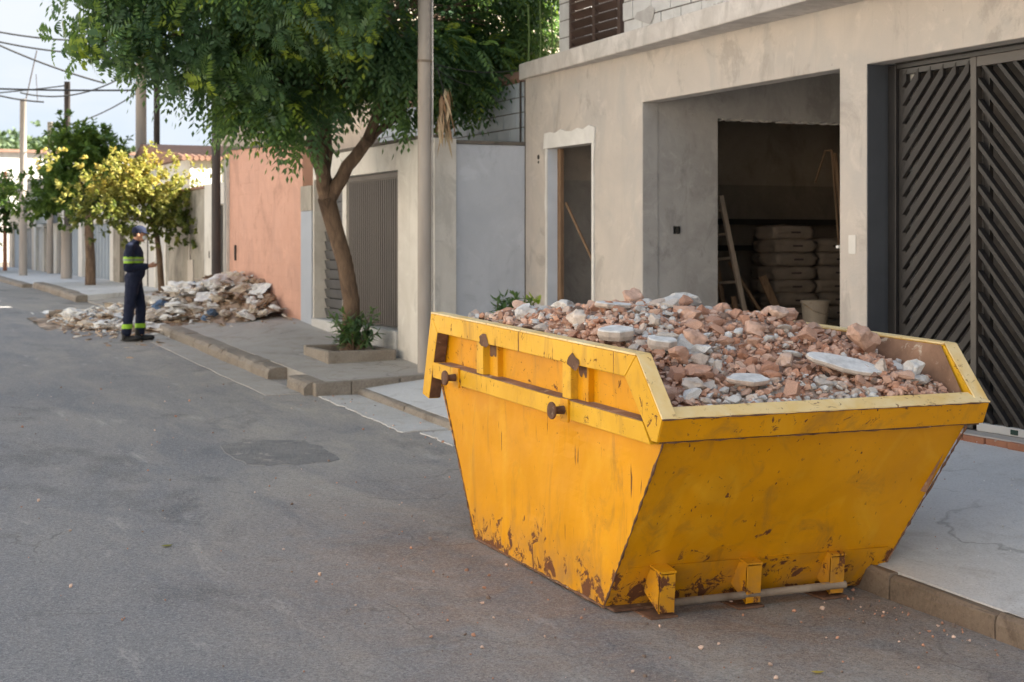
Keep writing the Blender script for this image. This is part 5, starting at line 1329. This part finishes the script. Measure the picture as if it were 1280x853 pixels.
# hill with woods far away
mb = MB(); xs = frange(-70, 110, 6)
for x in xs:
    h_ = 15 + 4 * mnoise.noise(Vector((x * .03, 0, 0))) + 2 * mnoise.noise(Vector((x * .1, 1, 0)))
    for y, z in ((170, 1), (200, h_ * .7), (230, h_), (300, h_), (340, 1)): mb.v.append((x, y, z))
for i in range(len(xs) - 1):
    for k in range(4): mb.f.append((i * 5 + k, (i + 1) * 5 + k, (i + 1) * 5 + k + 1, i * 5 + k + 1)); mb.t.append(.5)
struct('hill', mb, mat('hill_green', (.09, .12, .07), (.06, .08, .05), .05, .95, 0), smooth=True)
q = MB(); rr = random.Random(77)
for _ in range(1500):
    x = rr.uniform(-25, 60); t = rr.random(); y = 172 + 60 * t; z = 1 + (13 + 3 * mnoise.noise(Vector((x * .03, 0, 0)))) * t ** .8
    c = Vector((x, y, z + 1.5)); tn = rr.uniform(.1, .9)
    for k in range(9): sprig(q, c + Vector((rr.gauss(0, 1.3), rr.gauss(0, 1.3), rr.gauss(0, 1.0))), Vector((rr.gauss(0, 1), rr.gauss(0, 1), 1)), rr, 4, 1.1, .45, tn + rr.uniform(-.1, .1), 1.4)
o = solo('hillside_wood', q, M['leaf_far'], 'hazy green wood covering the far hillside', 'woodland', tone=True); o['kind'] = 'stuff'

# planter box and its shrub
pl = thing('planter_box', (5.95, 17.5, .72), 'low concrete planter box round the leaning tree trunk', 'planter')
def zpl(y): return lerp_tab([(16.5, .70), (19.2, .84)], y)
px0, px1, py0, py1 = 5.70, 6.60, 18.0, 19.05
for nm, a in (('front_slab', (px0, px1, py0, py0 + .10)), ('back_slab', (px0, px1, py1 - .10, py1)), ('side_slab', (px0, px0 + .10, py0 + .102, py1 - .102)), ('side_slab', (px1 - .10, px1, py0 + .102, py1 - .102))):
    q = MB(); q.box(*a, .55, .90 + (.02 if 'back' in nm else 0)); part(nm, q, M['kerb'], pl, bev=.014)
q = MB(); q.box(px0 + .09, px1 - .09, py0 + .09, py1 - .09, .55, .84); part('soil', q, M['soil'], pl)
def shrub(name, loc, n, ln, wd, hgt, spread, label, tones, sd, m='leaf'):
    rr = random.Random(sd); t = thing(name, loc, label, 'shrub'); L0 = Vector(loc)
    qs = MB(); ql = MB()
    lo_ = .72 if name == 'weed_shrub' else .35
    for k in range(n):
        a = rr.uniform(0, 6.28); rad = spread * rr.random() ** .5; tip = L0 + Vector((math.cos(a) * rad, math.sin(a) * rad, hgt * rr.uniform(lo_, 1.0)))
        qs.tube(*limb(L0, tip, .010, .004, rr, 4, .2), 5)
        for j in range(4):
            p = L0.lerp(tip, .45 + .55 * j / 3)
            sprig(ql, p, (tip - L0) + Vector((rr.uniform(-.3, .3), rr.uniform(-.3, .3), 0)), rr, 6, ln, wd, tones(rr), 1.5)
    part('stems', qs, M['bark'], t); part('foliage', ql, M[m], t, kind='stuff', tone=True)
shrub('planter_shrub', (6.18, 18.42, .84), 24, .12, .020, .50, .30, 'dark leafy shrub round the tree trunk in the planter box', lambda r_: r_.uniform(.3, .7), 1)
shrub('weed_shrub', (7.10, 15.6, .83), 18, .13, .022, .82, .20, 'dark green weed growing by the wall behind the skip', lambda r_: r_.uniform(.3, .75), 2)
shrub('weed_shrub', (7.24, 15.4, .84), 8, .13, .022, .78, .12, 'bright lime green weed right of the darker one behind the skip', lambda r_: r_.uniform(.85, .97), 4)
# dried palm leaves caught on the pole wire
t = thing('dried_leaf_bunch', (6.66, 16.6, 3.5), 'bunch of dried brown leaves hanging from the wire beside the tall pole', 'dried leaves')
q = MB(); rr = random.Random(31)
for k in range(46):
    b = Vector((6.66 + rr.uniform(-.07, .10), 16.58 + rr.uniform(-.05, .05), rr.uniform(3.55, 4.08)))
    leaflet(q, b, Vector((rr.uniform(-.35, .35), rr.uniform(-.3, .3), -1)).normalized(), Vector((rr.uniform(-1, 1), rr.uniform(-1, 1), 0)), rr.uniform(.15, .33), rr.uniform(.012, .030), 0.2, rr.uniform(0, .85) if b.z > 3.7 else rr.uniform(.5, 1))
part('leaves', q, M['dry'], t, kind='stuff', tone=True)
q = MB(); q.tube([(6.60, 16.62, 4.3), (6.66, 16.58, 4.05), (6.68, 16.58, 3.6)], .006, 5); part('stalk', q, M['wire'], t)

# ------------------------------------------------------------------ RUBBISH HEAP
def tmound(x, y):
    """height of the rubbish above the pavement"""
    a = sm((x - 3.9) / 2.6); yc = 26.6 - 1.1 * sm((x - 4.2) / 2.3); b = math.exp(-((y - yc) / (1.75 + .35 * sm((x - 5) / 1.5))) ** 2) 
    return max(0, .52 * a * b + .09 * b) 
def tz(x, y):
    zb = g(y) + (max(0, x - 5.0) / 1.7) * .25
    return zb + tmound(x, y)
mb = MB(); xs = frange(3.3, 6.68, .11); ys = frange(23.3, 30.0, .14)
for y in ys:
    for x in xs: mb.v.append((x, y, tz(x, y) - .05 + .05 * mnoise.noise(Vector((x * 5, y * 5, 0)))))
nx = len(xs)
for j in range(len(ys) - 1):
    for i in range(nx - 1): mb.f.append((j * nx + i, j * nx + i + 1, (j + 1) * nx + i + 1, (j + 1) * nx + i)); mb.t.append(rnd.uniform(0, .3))
rr = random.Random(55)
for _ in range(1500):
    x = rr.uniform(3.5, 6.65); y = rr.gauss(25.7, 1.4)
    if tmound(x, y) < .06 and rr.random() < .6: continue
    s = rr.uniform(.02, .07); scatter(mb, rr.randrange(8), (x, y, tz(x, y)), s, rr.choice((.05, .15, .2, .3, .4, .55, .9)), rr, (1.6, .8, .4))
for _ in range(130):   # crumpled sheets and scraps
    x = rr.uniform(3.7, 6.6); y = rr.gauss(25.6, 1.3)
    if tmound(x, y) < .05: continue
    w_ = rr.uniform(.06, .2); m_ = Matrix.Translation((x, y, tz(x, y) + .05)) @ Matrix.Rotation(rr.uniform(0, 6.3), 4, 'Z') @ Matrix.Rotation(rr.uniform(-.7, .7), 4, 'X'); k0 = rr.uniform(0, 99)
    mb.add([m_ @ Vector(((i - 2) * w_ / 2, (j - 2) * w_ / 2.6, .35 * w_ * mnoise.noise(Vector((i * 1.3 + k0, j * 1.3, 0))))) for j in range(5) for i in range(5)], [(j * 5 + i, j * 5 + i + 1, j * 5 + i + 6, j * 5 + i + 5) for j in range(4) for i in range(4)], rr.choice((.1, .3, .45, .7, .95, 1)))
for _ in range(160):
    x = rr.uniform(3.8, 6.5); y = rr.gauss(25.9, 1.2); a = rr.uniform(0, 6.28); l = rr.uniform(.12, .4); p = Vector((x, y, tz(x, y) + .02))
    mb.tone = rr.choice((.15, .3, .5)); mb.tube([p, p + Vector((math.cos(a) * l, math.sin(a) * l, rr.uniform(-.03, .08)))], rr.uniform(.008, .02), 5)
o = solo('rubbish_heap', mb, M['trash'], 'brown debris and earth heaped against the salmon wall among the sacks', 'rubbish', tone=True); o['kind'] = 'stuff'
def bagmesh(seed, tone, m):
    bm = bmesh.new(); bmesh.ops.create_icosphere(bm, subdivisions=3, radius=1); sv = Vector((seed * 3.1, 0, 0))
    for v in bm.verts:
        p = v.co.copy(); f = 1 + .42 * mnoise.noise(p * 1.5 + sv) - .55 * abs(mnoise.noise(p * 2.6 + sv)) - .28 * abs(mnoise.noise(p * 5.5 + sv))
        v.co = Vector((p.x * f * (1.25 if p.x > 0 else 1), p.y * f * .8, p.z * f * (.62 if p.z > 0 else .45)))
        if p.x > .85: v.co = Vector((v.co.x * 1.1, v.co.y * .5, v.co.z * .5))
    me = bpy.data.meshes.new('rubbish_bag'); bm.to_mesh(me); bm.free(); me.materials.append(m)
    at = me.attributes.new('tone', 'FLOAT', 'FACE'); at.data.foreach_set('value', [tone + rnd.uniform(-.04, .04) for _ in me.polygons])
    return me
BG = {'white': [bagmesh(s, t_, M['trash']) for s, t_ in ((1, .95), (2, .85), (3, .78), (4, 1.0))], 'beige': [bagmesh(s, t_, M['trash']) for s, t_ in ((5, .5), (6, .42))],
      'brown': [bagmesh(s, t_, M['trash']) for s, t_ in ((8, .2), (9, .12))], 'blue': [bagmesh(11, .5, M['bag_blue'])]}
rr = random.Random(66); got = []; tries = 0
while len(got) < 190 and tries < 6000:
    tries += 1
    x = rr.uniform(3.75, 6.6); y = rr.uniform(23.2, 28.6)
    s = rr.uniform(.05, .15)
    if tmound(x, y) < .05 + (.0 if x < 4.6 else .1): continue
    if any((x - a) ** 2 + (y - b) ** 2 < (s + c) ** 2 * .55 for a, b, c in got): continue
    got.append((x, y, s)); kind = rr.choices(('white', 'beige', 'brown', 'blue'), (64, 18, 13, 5))[0]
    o = link('rubbish_bag', rr.choice(BG[kind]), None, (x, y, tz(x, y) + s * .22)); o.scale = (s * 1.3, s, s * rr.uniform(.8, 1.2)); o.rotation_euler = (rr.uniform(-.35, .35), rr.uniform(-.35, .35), rr.uniform(0, 6.3))
    zx = 'at the road end of the heap' if x < 4.6 else 'in the middle of the heap' if x < 5.6 else 'near the salmon wall'
    zy = 'in front' if y < 25.2 else 'halfway back' if y < 26.6 else 'at the back'
    sz = 'small' if s < .085 else 'medium' if s < .12 else 'large'
    tag(o, '%s crumpled %s bag %s, %s' % (sz, kind, zx, zy), 'rubbish bag', '%s %s rubbish bags %s %s' % (sz, kind, zx, zy))
def bigbag(x, y, s, kind, rz, label, k=0):
    o = link('rubbish_bag', BG[kind][k], None, (x, y, tz(x, y) + s * .35)); o.scale = (s * 1.35, s, s * 1.1); o.rotation_euler = (.1, -.15, rz); tag(o, label, 'rubbish bag')
bigbag(6.0, 25.1, .22, 'white', .4, 'big white sack at the right foot of the heap near the pavement', 0)
bigbag(5.55, 25.7, .23, 'white', 2.4, 'largest white sack lying across the middle of the heap', 1)
bigbag(4.95, 25.0, .20, 'beige', .2, 'bulging beige sack at the front of the heap')
bigbag(5.15, 25.4, .15, 'blue', .5, 'blue grey sack in the middle of the heap')
bigbag(3.95, 26.6, .17, 'white', 2.9, 'flat white sack farthest left, lying on the road')
bigbag(5.1, 27.2, .21, 'white', 1.4, 'white sack at the upper left of the heap', 3)

# ------------------------------------------------------------------ PERSON
PX, PY = 4.30, 23.2
person = thing('person', (PX, PY, g(PY) + .008), 'person in navy coverall with lime bands, cap and mask, looking down at a phone', 'person', rz=math.atan2(-.30, .95))
def blobmesh(items, inflate=0.0):
    """closed tapered capsules and ellipsoids, later fused by a voxel remesh"""
    bm = bmesh.new()
    for it in items:
        if it[0] == 'e':
            _, c, r_ = it; mt = Matrix.Translation(c) @ Matrix.Diagonal((r_[0] + inflate, r_[1] + inflate, r_[2] + inflate, 1))
            bmesh.ops.create_icosphere(bm, subdivisions=3, radius=1, matrix=mt)
        else:
            _, pts_, rs = it
            for (a, ra), (b, rb) in zip(list(zip(pts_, rs))[:-1], list(zip(pts_, rs))[1:]):
                a, b = Vector(a), Vector(b); n = max(2, int((b - a).length / (min(ra, rb) * .35)))
                for k in range(n + 1):
                    t = k / n; bmesh.ops.create_icosphere(bm, subdivisions=2, radius=ra + (rb - ra) * t + inflate, matrix=Matrix.Translation(a.lerp(b, t)))
    return bm
def fused(name, items, m, voxel, parent, inflate=0.0, zr=None, smooth_it=4, fold=0.0, label=None):
    bm = blobmesh(items, inflate); me = bpy.data.meshes.new(name); bm.to_mesh(me); bm.free()
    tmp = bpy.data.objects.new(name, me); C.objects.link(tmp)
    rm = tmp.modifiers.new('r', 'REMESH'); rm.mode = 'VOXEL'; rm.voxel_size = voxel; rm.use_smooth_shade = True
    s_ = tmp.modifiers.new('s', 'SMOOTH'); s_.iterations = smooth_it; s_.factor = .5
    me2 = bpy.data.meshes.new_from_object(tmp.evaluated_get(bpy.context.evaluated_depsgraph_get()))
    bpy.data.objects.remove(tmp)
    if zr or fold:
        bm = bmesh.new(); bm.from_mesh(me2)
        if fold:
            bm.normal_update()
            for v in bm.verts:
                p = v.co; v.co = p + v.normal * fold * (mnoise.noise(Vector((p.x * 7, p.y * 7, p.z * 16))) + .5 * mnoise.noise(Vector((p.x * 17, p.y * 17, p.z * 30))))
        if zr:
            bmesh.ops.delete(bm, geom=[f for f in bm.faces if not (zr[0] < f.calc_center_median().z < zr[1])], context='FACES')
        bm.to_mesh(me2); bm.free()
    me2.materials.clear(); me2.materials.append(m); me2.name = name
    me2.polygons.foreach_set('use_smooth', [True] * len(me2.polygons))
    o = link(name, me2, parent)
    if label: o['label'] = label
    return o
# skin body: head, neck, arms, hands with fingers, slim core under the clothes
HD = Vector((.085, 0, 1.60))
body = [('e', HD + Vector((0, 0, .015)), (.093, .075, .105)), ('e', HD + Vector((.035, 0, -.05)), (.055, .055, .062)), ('c', [(-.005, 0, 1.42), (.045, 0, 1.53)], [.06, .055]),
        ('e', HD + Vector((.095, 0, -.025)), (.018, .013, .020)), ('e', HD + Vector((-.01, -.077, -.005)), (.018, .010, .030)), ('e', HD + Vector((-.01, .077, -.005)), (.018, .010, .030)),
        ('e', HD + Vector((.082, -.03, .012)), (.010, .012, .008)), ('e', HD + Vector((.082, .03, .012)), (.010, .012, .008)), ('e', HD + Vector((.083, 0, -.065)), (.012, .022, .006)),
        ('c', [(0, 0, .95), (0, 0, 1.2), (0, 0, 1.42)], [.10, .10, .08])]
arms = {}
for s_ in (-1, 1):
    sh_, el_, wr = Vector((-.03, s_ * .19, 1.41)), Vector((-.06, s_ * .25, 1.10)), Vector((.20, s_ * .10, 1.12))
    arms[s_] = (sh_, el_, wr)
    body.append(('c', [(0, 0, 1.40), sh_, el_, wr], [.06, .045, .036, .024]))
    hd = wr + Vector((.055, -s_ * .03, .012)); body.append(('e', hd, (.045, .026, .032)))
    for fi, (dz, ln_) in enumerate(((.024, .062), (.010, .070), (-.005, .066), (-.019, .052))):
        b0 = hd + Vector((.032, 0, dz)); body.append(('c', [b0, b0 + Vector((ln_ * .5, -s_ * .010, .004)), b0 + Vector((ln_ * .75, -s_ * .032, .010))], [.0095, .0085, .0075]))
    body.append(('c', [hd + Vector((0, 0, .022)), hd + Vector((.028, -s_ * .022, .045)), hd + Vector((.052, -s_ * .034, .050))], [.011, .010, .008]))
for s_, fx, kx in ((-1, -.06, -.045), (1, .11, .085)):
    body.append(('c', [(0, s_ * .09, .90), (kx, s_ * .10, .50), (fx - .02, s_ * .11, .09)], [.075, .055, .04]))
fused('body', body, M['skin'], .0065, person, smooth_it=2)
suit = [('e', (0.0, 0, 1.27), (.150, .20, .20)), ('e', (-.015, 0, 1.39), (.11, .185, .09)), ('e', (.035, 0, 1.06), (.145, .185, .17)), ('e', (.0, 0, .95), (.135, .17, .13)), ('c', [(-.01, 0, 1.44), (.03, 0, 1.495)], [.078, .066])]
for s_ in (-1, 1):
    sh_, el_, wr = arms[s_]; suit.append(('c', [sh_, el_ + Vector((0, 0, .0)), wr - Vector((.02, 0, 0))], [.074, .064, .050]))
for s_, fx, kx in ((-1, -.06, -.05), (1, .11, .09)):
    suit.append(('c', [(0, s_ * .085, .92), (kx, s_ * .105, .50), (fx - .03, s_ * .125, .14)], [.118, .086, .076]))
fused('coverall', suit, M['navy'], .011, person, smooth_it=5, fold=.010)
fused('reflective_band', suit, M['reflective'], .011, person, .007, (1.175, 1.265), 5, .008, 'lime reflective band round chest and sleeves')
fused('silver_stripe', suit, M['silver'], .011, person, .0095, (1.205, 1.235), 5, .008)
fused('leg_band', suit, M['reflective'], .011, person, .007, (.19, .262), 5, .008, 'lime reflective band above the boots')
for s_, fx in ((-1, -.06), (1, .11)):
    fused('boot', [('c', [(fx - .05, s_ * .11, .16), (fx - .05, s_ * .11, .07)], [.060, .055]), ('c', [(fx - .06, s_ * .11, .045), (fx + .14, s_ * .12, .040)], [.048, .042]), ('e', (fx + .13, s_ * .12, .045), (.06, .048, .04)), ('e', (fx + .02, s_ * .115, .015), (.15, .048, .016))], M['black'], .008, person, smooth_it=3)
cap = fused('cap', [('e', HD + Vector((-.004, 0, .065)), (.108, .088, .075)), ('e', HD + Vector((-.01, 0, .035)), (.108, .088, .045))], M['navy'], .007, person, zr=(1.628, 2), smooth_it=2)
q = MB(); n = 12; rim = []
for k in range(n + 1):
    a = -1.15 + 2.3 * k / n; rim.append((a, .105))
top = [Vector((.085 + math.cos(a) * .095 - .004, math.sin(a) * .085, 1.645)) for a, _ in rim]; outr = [Vector((.085 + .02 + math.cos(a) * .165, math.sin(a) * .088, 1.645 - .045 * math.cos(a))) for a, _ in rim]
vs = top + outr + [p - Vector((0, 0, .006)) for p in top] + [p - Vector((0, 0, .006)) for p in outr]; N = n + 1
q.add(vs, [(i, i + N, i + 1 + N, i + 1) for i in range(n)] + [(i + 2 * N, i + 1 + 2 * N, i + 1 + 3 * N, i + 3 * N) for i in range(n)] + [(i + N, i + 3 * N, i + 1 + 3 * N, i + 1 + N) for i in range(n)])
link('cap_brim', q.mesh('cap_brim', M['navy'], smooth=True), person)
fused('hair', [('e', HD + Vector((-.012, 0, .02)), (.092, .080, .085))], mat('dark_hair', (.02, .014, .010), (.012, .009, .007), 30), .007, person, zr=(1.56, 1.66), smooth_it=1)
fused('face_mask', [('e', HD + Vector((.066, 0, -.045)), (.046, .056, .045))], M['mask'], .006, person, smooth_it=1)
phx = Matrix.Rotation(person.rotation_euler.z, 4, 'Z') @ Vector((.335, 0, 1.165))
q = MB(); q.box(-.07, .07, -.035, .035, -.004, .004, Matrix.Rotation(R(-28), 4, 'Y'))
o = link('phone', q.mesh('phone', M['black']), None, (PX + phx.x, PY + phx.y, g(PY) + phx.z)); o.rotation_euler.z = person.rotation_euler.z; bevel(o, .003)
tag(o, 'dark phone held in the hands of the worker', 'phone')

# fallen leaves
def fleaf(x, y, s, rz, tone, label):
    q = MB(); leaflet(q, Vector((-s / 2, 0, .006)), Vector((1, 0, 0)), Vector((0, 0, 1)), s, s * .22, .04, tone)
    o = link('fallen_leaf', q.mesh('fallen_leaf', M['leaf_yellow'], tone=True), None, (x, y, g(y) + und(x, y) + .012)); o.rotation_euler = (0, 0, rz); tag(o, label, 'leaf')
fleaf(2.0, 9.67, .085, .2, .45, 'single yellow green leaf on the asphalt in the left foreground')
fleaf(4.32, 5.98, .07, -.3, .9, 'small tan leaf on the asphalt in front of the skip')
fleaf(5.2, 15.9, .05, .8, .9, 'pale scrap of leaf beside the end of the far kerb')
